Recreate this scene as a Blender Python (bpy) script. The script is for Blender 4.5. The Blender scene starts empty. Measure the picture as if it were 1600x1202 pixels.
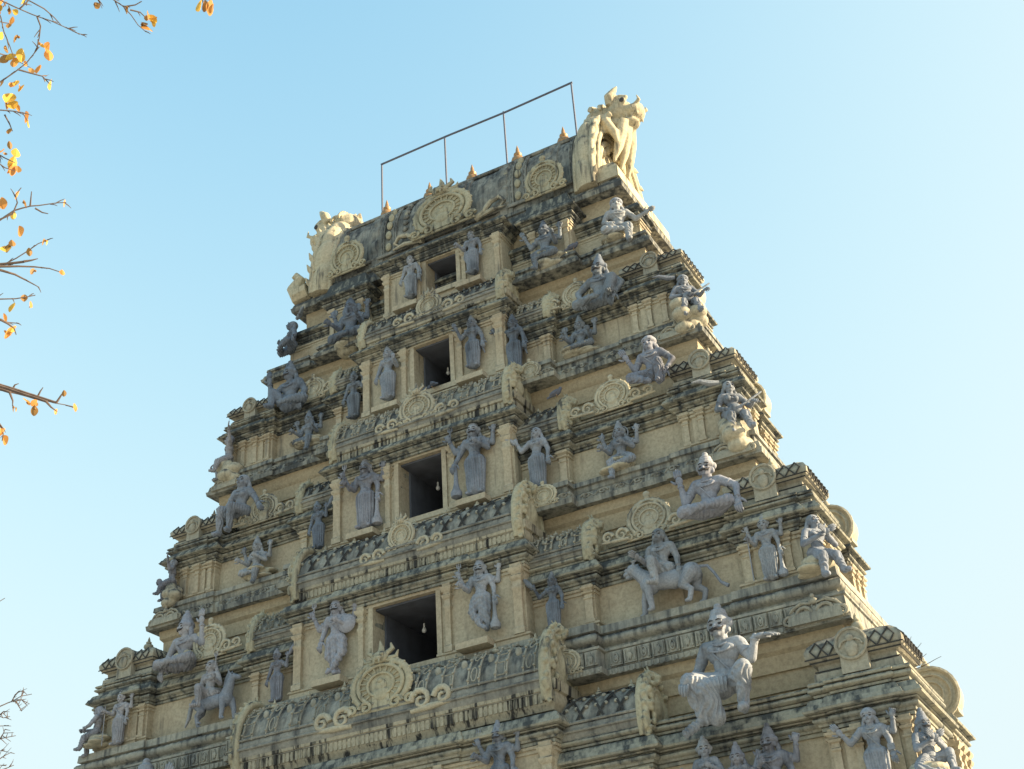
import bpy, math, random
from mathutils import Vector, Matrix, noise
random.seed(11)
sc = bpy.context.scene
# ------------------------------------------------------------------ camera
cd = bpy.data.cameras.new('camera'); cam = bpy.data.objects.new('camera', cd)
sc.collection.objects.link(cam); sc.camera = cam
Rt, Up, Fw = (0.87393859, 0.48234593, -0.05978071), (0.29621751, -0.43106845, 0.85231167), (-0.38533949, 0.76257616, 0.51960667)
cam.matrix_world = Matrix(((Rt[0], Up[0], -Fw[0], 14.6), (Rt[1], Up[1], -Fw[1], -22.31),
                           (Rt[2], Up[2], -Fw[2], 1.6), (0, 0, 0, 1)))
cd.sensor_width = 36; cd.lens = 46.88; cd.clip_end = 6000; cd.clip_start = 0.1
sc.render.resolution_x, sc.render.resolution_y = 1024, 769
# ------------------------------------------------------------------ world and sun
SUN_EL, SUN_AZ = math.radians(19), math.radians(72)      # azimuth measured from +Y towards +X
w = bpy.data.worlds.new('World'); sc.world = w; w.use_nodes = True
nt = w.node_tree; bg = nt.nodes['Background']
sky = nt.nodes.new('ShaderNodeTexSky'); sky.sky_type = 'NISHITA'; sky.sun_disc = False
sky.sun_elevation = SUN_EL; sky.sun_rotation = SUN_AZ
sky.air_density = 1.0; sky.dust_density = 5; sky.ozone_density = 1.0; sky.altitude = 0
def vm(op, x, y):
    n = nt.nodes.new('ShaderNodeVectorMath'); n.operation = op
    for i, v in enumerate((x, y)):
        if isinstance(v, tuple): n.inputs[i].default_value = v
        else: nt.links.new(v, n.inputs[i])
    return n.outputs[0]
# the hazy cyan-white sky: gentle tint and a soft roll-off of the bright side
sk = vm('MULTIPLY', sky.outputs[0], (.98, 1.34, 1.14))
sk = vm('DIVIDE', vm('MULTIPLY', sk, (1.06, 1.373, 2.06)), vm('ADD', vm('MULTIPLY', sk, (.1*.455, .565*.455, 1.2*.455)), (1., 1., 1.)))
sp = nt.nodes.new('ShaderNodeSeparateXYZ'); nt.links.new(sk, sp.inputs[0])      # whitish horizon haze towards the sun
mr = nt.nodes.new('ShaderNodeMapRange'); nt.links.new(sp.outputs[1], mr.inputs[0])
mr.inputs[1].default_value = .62/.4548; mr.inputs[2].default_value = 1.05/.4548; mr.inputs[4].default_value = .85
wh_ = nt.nodes.new('ShaderNodeMix'); wh_.data_type = 'RGBA'; wh_.inputs[7].default_value = (.80/.4548, .93/.4548, .955/.4548, 1)
nt.links.new(mr.outputs[0], wh_.inputs[0]); nt.links.new(sk, wh_.inputs[6])
nt.links.new(wh_.outputs[2], bg.inputs[0]); bg.inputs[1].default_value = 0.15
sd = bpy.data.lights.new('sun', 'SUN'); sd.energy = 4.4; sd.angle = math.radians(0.5); sd.color = (1, .80, .52)
so = bpy.data.objects.new('sun', sd); sc.collection.objects.link(so)
ts = Vector((math.sin(SUN_AZ)*math.cos(SUN_EL), math.cos(SUN_AZ)*math.cos(SUN_EL), math.sin(SUN_EL)))
so.rotation_euler = ts.to_track_quat('Z', 'Y').to_euler(); so.location = (40, 20, 40)
sc.view_settings.view_transform = 'Standard'; sc.view_settings.look = 'None'
sc.view_settings.exposure = 1.62; sc.view_settings.gamma = 1
# ------------------------------------------------------------------ materials
def N(nt, t, **k):
    n = nt.nodes.new(t)
    for a, b in k.items(): setattr(n, a, b)
    return n
def ramp(nt, src, stops):
    r = N(nt, 'ShaderNodeValToRGB'); e = r.color_ramp.elements
    while len(e) < len(stops): e.new(.5)
    for el, (p, c) in zip(e, stops): el.position = p; el.color = c if len(c) == 4 else (*c, 1)
    nt.links.new(src, r.inputs[0]); return r.outputs[0]
def stone(name, base, base2, dirt, amount=.5, streak=1., up=.35, fine=14., bump=.35, rough=.9, aged=0., big=.7):
    """weathered lime plaster: two base tones, dark lichen in patches, rain streaks, soiled upward faces"""
    m = bpy.data.materials.new(name); m.use_nodes = True; t = m.node_tree; L = t.links.new
    p = t.nodes['Principled BSDF']; p.inputs['Roughness'].default_value = rough
    p.inputs['Specular IOR Level'].default_value = .25
    g = N(t, 'ShaderNodeNewGeometry')
    def nz(scale, det=4, vec=None, ro=.6):
        n = N(t, 'ShaderNodeTexNoise'); n.inputs['Scale'].default_value = scale
        n.inputs['Detail'].default_value = det; n.inputs['Roughness'].default_value = ro
        L(vec or g.outputs['Position'], n.inputs['Vector']); return n.outputs[0]
    def M(op, a, b):
        n = N(t, 'ShaderNodeMath', operation=op)
        for i, v in enumerate((a, b)):
            if isinstance(v, (int, float)): n.inputs[i].default_value = v
            else: L(v, n.inputs[i])
        return n.outputs[0]
    mp = N(t, 'ShaderNodeMapping'); mp.inputs['Scale'].default_value = (7, 7, .55); L(g.outputs['Position'], mp.inputs[0])
    n1 = nz(big, 5); n2 = nz(fine, 5, ro=.7); n3 = nz(1., 3, mp.outputs[0]); n4 = nz(3.1, 6, ro=.7)
    sx = N(t, 'ShaderNodeSeparateXYZ'); L(g.outputs['Normal'], sx.inputs[0])
    upf = M('MAXIMUM', sx.outputs[2], 0.)
    f = M('ADD', M('MULTIPLY', n1, .65), M('MULTIPLY', n4, .4))
    f = M('ADD', f, M('MULTIPLY', n3, 1.25*streak)); f = M('ADD', f, M('MULTIPLY', n2, .35))
    f = M('ADD', f, M('MULTIPLY', upf, up))
    c = .70 + .625*streak
    f = M('ADD', f, amount - c - .5)
    if aged:      # the upper tiers are more weather-beaten than the lower ones
        sp = N(t, 'ShaderNodeSeparateXYZ'); L(g.outputs['Position'], sp.inputs[0])
        f = M('ADD', f, M('MULTIPLY', M('SUBTRACT', sp.outputs[2], 13.5), aged))
    f = M('MULTIPLY', f, 3.0)
    cl = N(t, 'ShaderNodeClamp'); L(f, cl.inputs[0])
    mx = N(t, 'ShaderNodeMix', data_type='RGBA'); mx.inputs[6].default_value = (*base, 1); mx.inputs[7].default_value = (*base2, 1)
    L(ramp(t, n1, [(.35, (0, 0, 0)), (.65, (1, 1, 1))]), mx.inputs[0])
    m2 = N(t, 'ShaderNodeMix', data_type='RGBA'); m2.inputs[7].default_value = (*dirt, 1)
    L(cl.outputs[0], m2.inputs[0]); L(mx.outputs[2], m2.inputs[6])
    m3 = N(t, 'ShaderNodeMix', data_type='RGBA', blend_type='MULTIPLY'); m3.inputs[0].default_value = 1
    L(m2.outputs[2], m3.inputs[6])
    L(ramp(t, n2, [(.3, (.72, .72, .72)), (.6, (1.08, 1.08, 1.08))]), m3.inputs[7])
    if 'paint' in name:
        oi = N(t, 'ShaderNodeObjectInfo'); m4 = N(t, 'ShaderNodeMix', data_type='RGBA', blend_type='MULTIPLY'); m4.inputs[0].default_value = 1
        L(m3.outputs[2], m4.inputs[6]); L(ramp(t, oi.outputs['Random'], [(0, (.8, .82, .86)), (.5, (1, 1, 1)), (1, (1.16, 1.12, 1.04))]), m4.inputs[7]); L(m4.outputs[2], p.inputs['Base Color'])
    else: L(m3.outputs[2], p.inputs['Base Color'])
    b = N(t, 'ShaderNodeBump'); b.inputs['Strength'].default_value = bump; b.inputs['Distance'].default_value = .03
    L(M('ADD', M('MULTIPLY', n2, .6), M('MULTIPLY', n4, .8)), b.inputs['Height']); L(b.outputs[0], p.inputs['Normal'])
    return m
def plain(name, col, rough=.7, metal=0., var=.15, scale=20.):
    m = bpy.data.materials.new(name); m.use_nodes = True; t = m.node_tree; p = t.nodes['Principled BSDF']
    n = N(t, 'ShaderNodeTexNoise'); n.inputs['Scale'].default_value = scale
    tc = N(t, 'ShaderNodeNewGeometry'); t.links.new(tc.outputs['Position'], n.inputs[0])
    o = ramp(t, n.outputs[0], [(.3, tuple(c*(1-var) for c in col)), (.7, tuple(min(1, c*(1+var)) for c in col))])
    t.links.new(o, p.inputs['Base Color']); p.inputs['Roughness'].default_value = rough; p.inputs['Metallic'].default_value = metal
    return m
CREAM, CREAM2 = (.46, .42, .315), (.385, .33, .24)
M_wall = stone('cream_plaster', CREAM, CREAM2, (.14, .13, .11), .30, 1.3, .5, aged=.01)
M_upper = stone('cream_plaster_sheltered', (.44, .375, .26), (.37, .31, .21), (.16, .14, .11), .22, .9, .3)
M_corn = stone('weathered_cornice_plaster', (.34, .33, .26), (.225, .235, .21), (.06, .068, .07), .55, 1.3, .3, big=1.3, bump=.5, aged=.016)
M_ledge = stone('weathered_ledge_plaster', (.34, .335, .28), (.22, .23, .215), (.065, .072, .075), .55, 1.1, .3, big=1.3, bump=.5, aged=.016)
M_fringe = stone('stained_band_plaster', (.40, .37, .28), (.29, .275, .215), (.04, .04, .038), .50, 2.4, .4)
M_barrel = stone('blackened_barrel_plaster', (.30, .30, .265), (.19, .195, .18), (.05, .054, .058), .50, .8, .2, big=1.6, bump=.6, aged=.006)
M_groove = stone('groove_shade_plaster', (.07, .072, .07), (.045, .047, .048), (.02, .02, .022), .5, .8, .2, bump=.5)  # near-black tone: the shade of recessed lattice grooves put into the colour
M_strap = stone('pale_relief_plaster', (.36, .35, .29), (.25, .25, .21), (.07, .072, .07), .42, 1., .2, bump=.5)
M_dome = stone('grey_dome_plaster', (.37, .35, .275), (.26, .255, .215), (.075, .076, .074), .42, 1.1, .3, bump=.6)
M_orn = stone('pale_ornament_plaster', (.47, .435, .325), (.35, .335, .265), (.09, .09, .086), .34, 1.2, .4, bump=.5, aged=.016)
M_yali = stone('cream_gable_plaster', (.43, .40, .285), (.32, .305, .225), (.08, .08, .072), .38, 1.5, .3, bump=.6)
M_top = stone('cream_rooftop_plaster', (.50, .45, .32), (.41, .37, .27), (.11, .105, .09), .40, 1.6, .2, bump=.8)
M_st = [stone('slate_blue_stone_paint', (.325, .355, .40), (.17, .195, .23), (.05, .058, .072), .45, .8, .0, fine=22, bump=.5, rough=.7),
        stone('violet_grey_stone_paint', (.33, .345, .39), (.19, .205, .245), (.058, .06, .072), .45, .9, .0, fine=22, bump=.5, rough=.7),
        stone('dark_grey_stone_paint', (.20, .235, .285), (.125, .15, .187), (.038, .042, .052), .44, .9, .0, fine=22, bump=.5, rough=.7)]
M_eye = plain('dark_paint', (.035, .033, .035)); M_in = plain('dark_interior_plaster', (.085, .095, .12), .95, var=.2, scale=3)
M_rail = plain('painted_steel', (.10, .11, .15), .5, .3); M_cop = plain('aged_copper', (.34, .20, .09), .45, .3, .3)
M_bark = plain('bark', (.10, .075, .065), .9, var=.3); M_grnd = plain('dry_paving', (.43, .41, .37), .95, var=.12, scale=.6)
M_glass = plain('lamp_glass', (.75, .75, .72), .15); M_pig = plain('pigeon_feathers', (.09, .1, .13), .7)
M_leaf = [plain('yellow_leaf', (.74, .48, .08), .6), plain('orange_leaf', (.68, .32, .08), .6), plain('olive_brown_leaf', (.36, .2, .06), .6)]
for m in M_leaf:
    p = m.node_tree.nodes['Principled BSDF']; t = m.node_tree
    tr = N(t, 'ShaderNodeBsdfTranslucent'); ad = N(t, 'ShaderNodeMixShader'); ad.inputs[0].default_value = .45
    t.links.new(p.inputs['Base Color'].links[0].from_socket, tr.inputs[0])
    t.links.new(p.outputs[0], ad.inputs[1]); t.links.new(tr.outputs[0], ad.inputs[2])
    t.links.new(ad.outputs[0], t.nodes['Material Output'].inputs[0])
# ------------------------------------------------------------------ mesh helpers
V = Vector
def basis(d):
    d = d.normalized(); a = V((0, 0, 1)) if abs(d.z) < .9 else V((1, 0, 0))
    u = d.cross(a).normalized(); return u, d.cross(u).normalized()
class MB:
    def __init__(s, mat=None): s.v = []; s.f = []; s.M = mat or Matrix()
    def add(s, vs, fs):
        k = len(s.v); s.v += [tuple(s.M @ V(p)) for p in vs]; s.f += [tuple(i+k for i in f) for f in fs]
    def tube(s, pts, rad, n=8, cap=True):
        pts = [V(p) for p in pts]; m = len(pts)
        if isinstance(rad, (int, float)): rad = [rad]*m
        vs = []; u = None
        for i, p in enumerate(pts):
            d = pts[min(i+1, m-1)] - pts[max(i-1, 0)]
            if d.length < 1e-7: d = V((0, 0, 1))
            d.normalize()
            if u is None: u, _ = basis(d)
            else:
                u = u - d*u.dot(d)
                if u.length < 1e-5: u, _ = basis(d)
                u.normalize()
            v = d.cross(u)
            for k in range(n):
                a = 2*math.pi*k/n; vs.append(p + (u*math.cos(a) + v*math.sin(a))*rad[i])
        fs = [(i*n+k, i*n+(k+1) % n, (i+1)*n+(k+1) % n, (i+1)*n+k) for i in range(m-1) for k in range(n)]
        if cap: fs += [tuple(range(n))[::-1], tuple(range((m-1)*n, m*n))]
        s.add(vs, fs)
    def cap(s, a, b, ra, rb=None, n=10):
        rb = ra if rb is None else rb; a, b = V(a), V(b); d = b-a
        if d.length < 1e-6: d = V((0, 0, 1e-4)); b = a+d
        e = d.normalized(); P = []; Q = []
        for t in (.05, .4, .75): P.append(a - e*ra*math.cos(t*math.pi/2)); Q.append(ra*math.sin(t*math.pi/2))
        P += [a, b]; Q += [ra, rb]
        for t in (.75, .4, .05): P.append(b + e*rb*math.cos(t*math.pi/2)); Q.append(rb*math.sin(t*math.pi/2))
        s.tube(P, Q, n)
    def ell(s, c, r, rot=None, nu=14, nv=9):
        c = V(c); vs = []; fs = []
        for j in range(1, nv):
            th = math.pi*j/nv
            for i in range(nu):
                a = 2*math.pi*i/nu
                p = V((r[0]*math.sin(th)*math.cos(a), r[1]*math.sin(th)*math.sin(a), r[2]*math.cos(th)))
                vs.append(c + (rot @ p if rot else p))
        for j in range(nv-2):
            for i in range(nu):
                fs.append((j*nu+i, (j+1)*nu+i, (j+1)*nu+(i+1) % nu, j*nu+(i+1) % nu))
        t = V((0, 0, r[2])); k = len(vs); vs += [c + (rot @ t if rot else t), c - (rot @ t if rot else t)]
        for i in range(nu):
            fs.append((k, i, (i+1) % nu)); fs.append((k+1, (nv-2)*nu+(i+1) % nu, (nv-2)*nu+i))
        s.add(vs, fs)
    def box(s, x0, x1, y0, y1, z0, z1):
        s.add([(x0,y0,z0),(x1,y0,z0),(x1,y1,z0),(x0,y1,z0),(x0,y0,z1),(x1,y0,z1),(x1,y1,z1),(x0,y1,z1)],
              [(0,3,2,1),(4,5,6,7),(0,1,5,4),(1,2,6,5),(2,3,7,6),(3,0,4,7)])
    def stack(s, x0, x1, y0, y1, prof, fl=1, fr=1, ff=1, fb=1, seg=.3, amp=.007):
        """rectangular moulded block: prof = [(z, outward offset)], a slightly uneven hand-plastered surface"""
        nx = max(1, min(40, int((x1-x0)/seg))); ny = max(1, min(12, int((y1-y0)/seg/1.5)))
        vs = []; n = 2*(nx+ny)
        for z, o in prof:
            a, b, c, d = x0-o*fl, x1+o*fr, y0-o*ff, y1+o*fb
            R_ = [(a+(b-a)*i/nx, c) for i in range(nx)] + [(b, c+(d-c)*i/ny) for i in range(ny)] + \
                 [(b-(b-a)*i/nx, d) for i in range(nx)] + [(a, d-(d-c)*i/ny) for i in range(ny)]
            for x, y in R_:
                if amp:
                    q = noise.noise_vector(V((x*1.1, y*1.1, z*1.4)))*amp + noise.noise_vector(V((x*4.3+9, y*4.3, z*4.3)))*amp*.55
                    x += q.x*(.5 if 0 in (fl, fr) else 1); y += q.y; zz = z+q.z
                else: zz = z
                vs.append((x, y, zz))
        m = len(prof)
        fs = [(i*n+k, i*n+(k+1) % n, (i+1)*n+(k+1) % n, (i+1)*n+k) for i in range(m-1) for k in range(n)]
        fs += [tuple(range(n))[::-1], tuple(range((m-1)*n, m*n))]
        s.add(vs, fs)
    def lathe(s, c, prof, n=14):
        c = V(c); vs = [(c.x+r*math.cos(2*math.pi*k/n), c.y+r*math.sin(2*math.pi*k/n), c.z+z) for z, r in prof for k in range(n)]
        m = len(prof)
        fs = [(i*n+k, i*n+(k+1) % n, (i+1)*n+(k+1) % n, (i+1)*n+k) for i in range(m-1) for k in range(n)]
        fs += [tuple(range(n))[::-1], tuple(range((m-1)*n, m*n))]
        s.add(vs, fs)
    def mesh(s, name, voxel=None, post=None, smooth=True, angle=38):
        me = bpy.data.meshes.new(name); me.from_pydata(s.v, [], s.f); me.update()
        if voxel:
            ws = bpy.data.scenes.get('work') or bpy.data.scenes.new('work')
            o = bpy.data.objects.new('tmp', me); ws.collection.objects.link(o)
            r = o.modifiers.new('r', 'REMESH'); r.mode = 'VOXEL'; r.voxel_size = voxel
            q = o.modifiers.new('s', 'SMOOTH'); q.factor = .5; q.iterations = 1
            ws.view_layers[0].update(); dg = ws.view_layers[0].depsgraph
            nm = bpy.data.meshes.new_from_object(o.evaluated_get(dg)); nm.name = name
            bpy.data.objects.remove(o); bpy.data.meshes.remove(me); me = nm
        if post: post(me)
        if smooth:
            me.shade_smooth()
            if not voxel: me.set_sharp_from_angle(angle=math.radians(angle))
        return me
    def build(s, name, mat, parent=None, voxel=None, post=None, smooth=True, angle=38, loc=None):
        me = s.mesh(name, voxel, post, smooth, angle); me.materials.append(mat)
        o = bpy.data.objects.new(name, me); sc.collection.objects.link(o)
        if parent: o.parent = parent
        if loc: o.location = loc
        return o
def build_multi(name, parts, parent, angle=50):
    """several relief layers in their own plaster tones as ONE mesh"""
    vs, fs, mi, sm = [], [], [], []
    for k, (mb, mat) in enumerate(parts):
        o = len(vs); vs += mb.v; fs += [tuple(i+o for i in f) for f in mb.f]; mi += [k]*len(mb.f)
    me = bpy.data.meshes.new(name); me.from_pydata(vs, [], fs)
    for _, mat in parts: me.materials.append(mat)
    me.polygons.foreach_set('material_index', mi); me.update(); me.shade_smooth(); me.set_sharp_from_angle(angle=math.radians(angle))
    o = bpy.data.objects.new(name, me); sc.collection.objects.link(o); o.parent = parent; return o
def empty(name, label=None, cat=None, loc=(0, 0, 0), rz=0, group=None):
    o = bpy.data.objects.new(name, None); sc.collection.objects.link(o); o.location = loc; o.rotation_euler = (0, 0, rz)
    o.empty_display_size = .2
    return tag(o, label, cat, group)
def tag(o, label=None, cat=None, group=None, kind=None):
    for k, v in (('label', label), ('category', cat), ('group', group), ('kind', kind)):
        if v: o[k] = v
    return o
def torus_pts(cz, r0, dz, o, n=5):
    """half round bulging outward between z=cz and cz+dz, base offset o, bulge r0"""
    return [(cz+dz*(1-math.cos(math.pi*i/n))/2, o+r0*math.sin(math.pi*i/n)) for i in range(n+1)]
# ------------------------------------------------------------------ ground
g = MB(); g.add([(-3000,-3000,0),(3000,-3000,0),(3000,3000,0),(-3000,3000,0)], [(0,1,2,3)])
tag(g.build('ground', M_grnd), kind='structure')
# ------------------------------------------------------------------ the tower
YC = 5.04
tower = empty('temple_tower', 'tall stepped cream and grey temple gateway tower crowded with statues', 'temple tower')
# tier: zl ledge lip, W half width, yl front lip, zt ledge top, cb/ct cornice, m2 second moulding, zn next lip, Wn/yn next,
#       cw central half width, ccb/cct its cornice, iw outer half width of the middle bay, ki/ko corner bay, window
T = {
 5: dict(zl=5.75, W=10.72, yl=-.17, zt=6.9, cb=8.05, ct=8.6, m2=8.9, zn=10.1, Wn=9.46, yn=.66, cw=3.75, ccb=8.78, cct=9.32, iw=5.5, ki=8.75, ko=10.25, wh=.95, w0=7.05, w1=8.72, sb=9.62, s0=9.95, s1=10.95),
 4: dict(zl=10.1, W=9.46, yl=.66, zt=11.2, cb=12.15, ct=12.65, m2=12.9, zn=14.26, Wn=8.17, yn=1.47, cw=2.95, ccb=12.88, cct=13.38, iw=4.35, ki=7.5, ko=9.0, wh=.81, w0=11.3, w1=12.82, sb=13.55, s0=13.84, s1=14.72),
 3: dict(zl=14.26, W=8.17, yl=1.47, zt=14.9, cb=15.85, ct=16.3, m2=16.55, zn=18.03, Wn=7.12, yn=2.19, cw=2.5, ccb=16.75, cct=17.2, iw=3.68, ki=6.4, ko=7.78, wh=.6, w0=15.15, w1=16.7, sb=17.33, s0=17.6, s1=18.35),
 2: dict(zl=18.03, W=7.12, yl=2.19, zt=18.6, cb=19.55, ct=19.98, m2=20.2, zn=21.52, Wn=5.96, yn=2.83, cw=2.12, ccb=20.4, cct=20.8, iw=3.2, ki=5.3, ko=6.72, wh=.53, w0=18.95, w1=20.36, sb=20.88, s0=21.1, s1=21.72),
 1: dict(zl=21.52, W=5.96, yl=2.83, zt=21.95, cb=23.2, ct=23.75, m2=23.78, zn=23.84, Wn=5.28, yn=3.22, cw=1.85, ccb=23.5, cct=23.95, iw=0, ki=0, ko=0, wh=.47, w0=22.42, w1=23.47, sb=0, s0=0, s1=0),
}
LED = {}; SZ = {5: 8.85, 4: 12.72, 3: 16.27, 2: 19.73, 1: 23.2}
YBK = {0: 6.86, 1: 6.7, 2: 6.35, 3: 6.1, 4: 5.95, 5: 5.85}; TI = 5; YS = 4.3
def my(y): return YBK[TI] + .25*((T[TI]['yl'] if TI else 3.22)+.6 - y)     # the rear is only a few metres behind the front
def split(mb, x0, x1, y0, y1, prof, wh, w0, w1, **k):
    """a block spanning the tower axis, cut open for the window passage between w0 and w1"""
    def at(z):
        for (a, oa), (b, ob) in zip(prof, prof[1:]):
            if a <= z <= b: return oa + (ob-oa)*((z-a)/(b-a) if b > a else 0)
        return prof[-1][1]
    z0, z1 = prof[0][0], prof[-1][0]
    lo = [p for p in prof if p[0] < w0]; mid = [p for p in prof if w0 < p[0] < w1]; hi = [p for p in prof if p[0] > w1]
    if lo: mb.stack(x0, x1, y0, y1, lo + ([(w0, at(w0))] if z1 > w0 else []), **k)
    if mid or (z0 < w0 and z1 > w1):
        a, b = max(z0, w0), min(z1, w1)
        pm = [(a, at(a))] + [p for p in mid if a < p[0] < b] + [(b, at(b))]
        mb.stack(x0, -wh, y0, y1, pm, fr=0, **k); mb.stack(wh, x1, y0, y1, pm, fl=0, **k)
    if hi: mb.stack(x0, x1, y0, y1, ([(w1, at(w1))] if z0 < w1 else []) + hi, **k)
def corn_prof(cb, ct, k=1.):
    """frieze fillet, deep shadow gap, roll, second gap, then the drip-edged slab with a sloping, grooved top"""
    h = ct-cb; g = lambda f, o: (cb+f*h, o*k)
    return [(cb, 0), g(.003, .05), g(.1, .055), g(.105, .03), g(.135, .03), g(.14, .085), g(.2, .095)] + torus_pts(cb+.215*h, .07*k, .2*h, .10*k) + \
           [g(.42, .07), g(.46, .07), g(.465, .16), g(.5, .17), g(.505, .14), g(.53, .14), g(.535, .27), g(.6, .29), g(.61, .275), g(.77, .24), g(.775, .215), g(.9, .19), g(.96, .17), (ct, .13*k), (ct+.004, 0)]
def mould_prof(a, b, k=1.):
    h = b-a; g = lambda f, o: (a+f*h, o*k)
    return [(a, -.02), g(.02, .02), g(.12, .02), g(.13, .08), g(.26, .09), g(.27, .05), g(.31, .05)] + torus_pts(a+.32*h, .08*k, .36*h, .085*k) + [g(.7, .05), g(.74, .05), g(.75, .14), g(.86, .155), g(.97, .13), (b, .02)]
def ledge_prof(a, b, big):
    h = b-a
    if big:
        return [(a, -.3), (a+.01, 0), (a+.11*h, .01), (a+.125*h, -.03), (a+.14*h, -.05), (a+.44*h, -.06), (a+.455*h, -.02), (a+.5*h, -.02), (a+.52*h, -.16), (a+.6*h, -.2)] + \
            torus_pts(a+.62*h, .1, .18*h, -.17) + [(a+.82*h, -.2), (a+.84*h, -.12), (a+.99*h, -.13), (b, -.5)]
    return [(a, -.3), (a+.01, 0), (a+.2*h, .02), (a+.23*h, -.02), (a+.48*h, -.05), (a+.5*h, -.14), (a+.58*h, -.17), (a+.62*h, -.15), (a+.78*h, -.15), (a+.8*h, -.09), (a+.98*h, -.1), (b, -.4)]
def pil(mb, x, y, z0, z1, wd=.13, dp=.07, side=0):
    """pilaster with stepped capital, on a front face (side=0) or on a side face (x is then the face)"""
    h = z1-z0
    pr = [(z0, .03), (z0+.08*h, .03), (z0+.1*h, 0), (z0+.62*h, 0), (z0+.64*h, .02), (z0+.67*h, .02), (z0+.69*h, 0), (z0+.76*h, 0), (z0+.78*h, .035), (z0+.82*h, .05),
          (z0+.84*h, .01), (z0+.87*h, .02), (z0+.9*h, .06), (z0+.94*h, .07), (z0+.95*h, .03), (z1, .03)]
    if side == 0: mb.stack(x-wd/2, x+wd/2, y-dp, y+.1, pr, fb=0, amp=.003)
    else:
        xs = (x-.1, x+dp) if side > 0 else (x-dp, x+.1)
        mb.stack(xs[0], xs[1], y-wd/2, y+wd/2, pr, fl=0 if side > 0 else 1, fr=1 if side > 0 else 0, amp=.003)
for i in (5, 4, 3, 2, 1):
    t = T[i]; W, yl = t['W'], t['yl']; big = i >= 4; TI = i
    yr, yk, yi, yc_ = yl+.6, yl+.4, yl+.37, yl+.04
    Wr = W-1.25; sw = .5*W/9.5; YS = 3.45+sw
    # ledge
    mb = MB(); lp = ledge_prof(t['zl'], t['zt'], big)
    mb.stack(-W+.07, W-.07, yl+.07, my(yl+.07), lp)
    for s in (-1, 1):
        a, b = sorted((s*(t['ki']-.35 if i > 1 else 4.3), s*W))
        mb.stack(a, b, yl, my(yl), [(z-.004 if j else z-.01, o) for j, (z, o) in enumerate(lp)])
    iw = (t['iw'] or 3.85)+.25
    mb.stack(-iw, iw, yl-.22, my(yl-.22), [(z-.008, o) for z, o in lp])
    mb.stack(-W+.0, W+.0, YS-sw-.3, YS+sw+.3, [(z-.012, o) for z, o in lp])
    LED[i] = mb
    # lower wall with its bays, open at the window
    mb = MB(); wl = [(t['zt']-.45, 0), (t['zt']+.06, 0), (t['zt']+.065, .0)]
    wall_top = t['cb']+.05
    def wprof(z1, base=.06): 
        z0 = t['zt']
        return [(z0-.4, base), (z0+.1, base), (z0+.12, base+.03), (z0+.16, base+.03), (z0+.18, 0), (z0+.2, 0), (z1-.2, 0), (z1-.195, .03), (z1-.15, .03), (z1-.145, .012), (z1-.12, .012), (z1-.115, .045), (z1-.06, .045), (z1-.055, 0), (z1, 0)]
    split(mb, -Wr, Wr, yr, my(yr), [(t['zt']-.4, 0), (wall_top, 0)], t['wh'], t['w0'], t['w1'])
    if i > 1:
        for s in (-1, 1):
            a, b = sorted((s*t['ki'], s*t['ko']))
            mb.stack(a, b, yk, 2.35+yk*.2, wprof(wall_top))
            mb.stack(a+.28, b-.28, yk-.05, yk+.3, wprof(wall_top, .05))
        split(mb, -t['iw'], t['iw'], yi, my(yi), wprof(wall_top), t['wh'], t['w0'], t['w1'])
    else:
        for s in (-1, 1):
            a, b = sorted((s*2.6, s*3.8)); mb.stack(a, b, yi-.15, my(yi-.15), wprof(wall_top))
    split(mb, -t['cw'], t['cw'], yc_, my(yc_), wprof(t['ccb']+.05), t['wh'], t['w0'], t['w1'])
    sw = .5*W/9.5
    mb.stack(-W+.5, W-.5, YS-sw, YS+sw, wprof(SZ[i]-.4))
    mb.build('wall', M_wall, tower)
    # upper wall behind the little roofs
    mb = MB(); z0, z1 = t['ct']-.2, t['zn']+.1; yu = t['yn']+.42; Wu = t['Wn']-.42; h = z1-z0
    if i > 1:
        up = [(z0, 0), (z0+.42*h, 0), (z0+.425*h, .05), (z0+.62*h, .05), (z0+.625*h, .1), (z0+.8*h, .11), (z0+.84*h, .18), (z1, .2)]
    else: up = [(t['zt']-.1, 0), (t['zt']+.7, 0), (t['zt']+.71, .05), (t['zt']+1.1, .05), (t['zt']+1.11, .1), (z1, .12)]
    split(mb, -Wu, Wu, yu, my(yu), up, t['wh'], t['w0'], t['w1'])
    mb.build('upper_wall', M_upper, tower)
    # cornices
    mb = MB(); cp = corn_prof(t['cb'], t['ct']); mp_ = mould_prof(t['ct'], t['m2'])
    if i > 1:
        for P_, dz in ((cp, 0), (mp_, 0)):
            split(mb, -Wr, Wr, yr, my(yr), P_, t['wh'], t['w0'], t['w1'])
            for s in (-1, 1):
                a, b = sorted((s*t['ki'], s*t['ko'])); mb.stack(a, b, yk, 2.35+yk*.2, [(z+.006, o) for z, o in P_])
                mb.stack(a+.3, b-.3, yk-.05, yk+.3, [(z+.01, o) for z, o in P_])
            split(mb, -t['iw'], t['iw'], yi, my(yi), [(z+.003, o) for z, o in P_], t['wh'], t['w0'], t['w1'])
    else:
        for s in (-1, 1):
            a, b = sorted((s*2.6, s*3.8)); mb.stack(a, b, yi-.15, my(yi-.15), cp)
            mb.stack(a+.05, b-.05, yi-.1, my(yi-.1), [(t['ct'], .1), (t['ct']+.05, .14), (t['ct']+.38, .05), (t['ct']+.42, 0)])
    cc = corn_prof(t['ccb'], t['cct'])
    mb.stack(-t['cw'], t['cw'], yc_, my(yc_), cc)
    mb.stack(-t['wh']-.75, t['wh']+.75, yc_-.06, my(yc_-.06), [(z+.004, o) for z, o in cc])
    c2 = corn_prof(SZ[i]-.45, SZ[i], .8)
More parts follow.
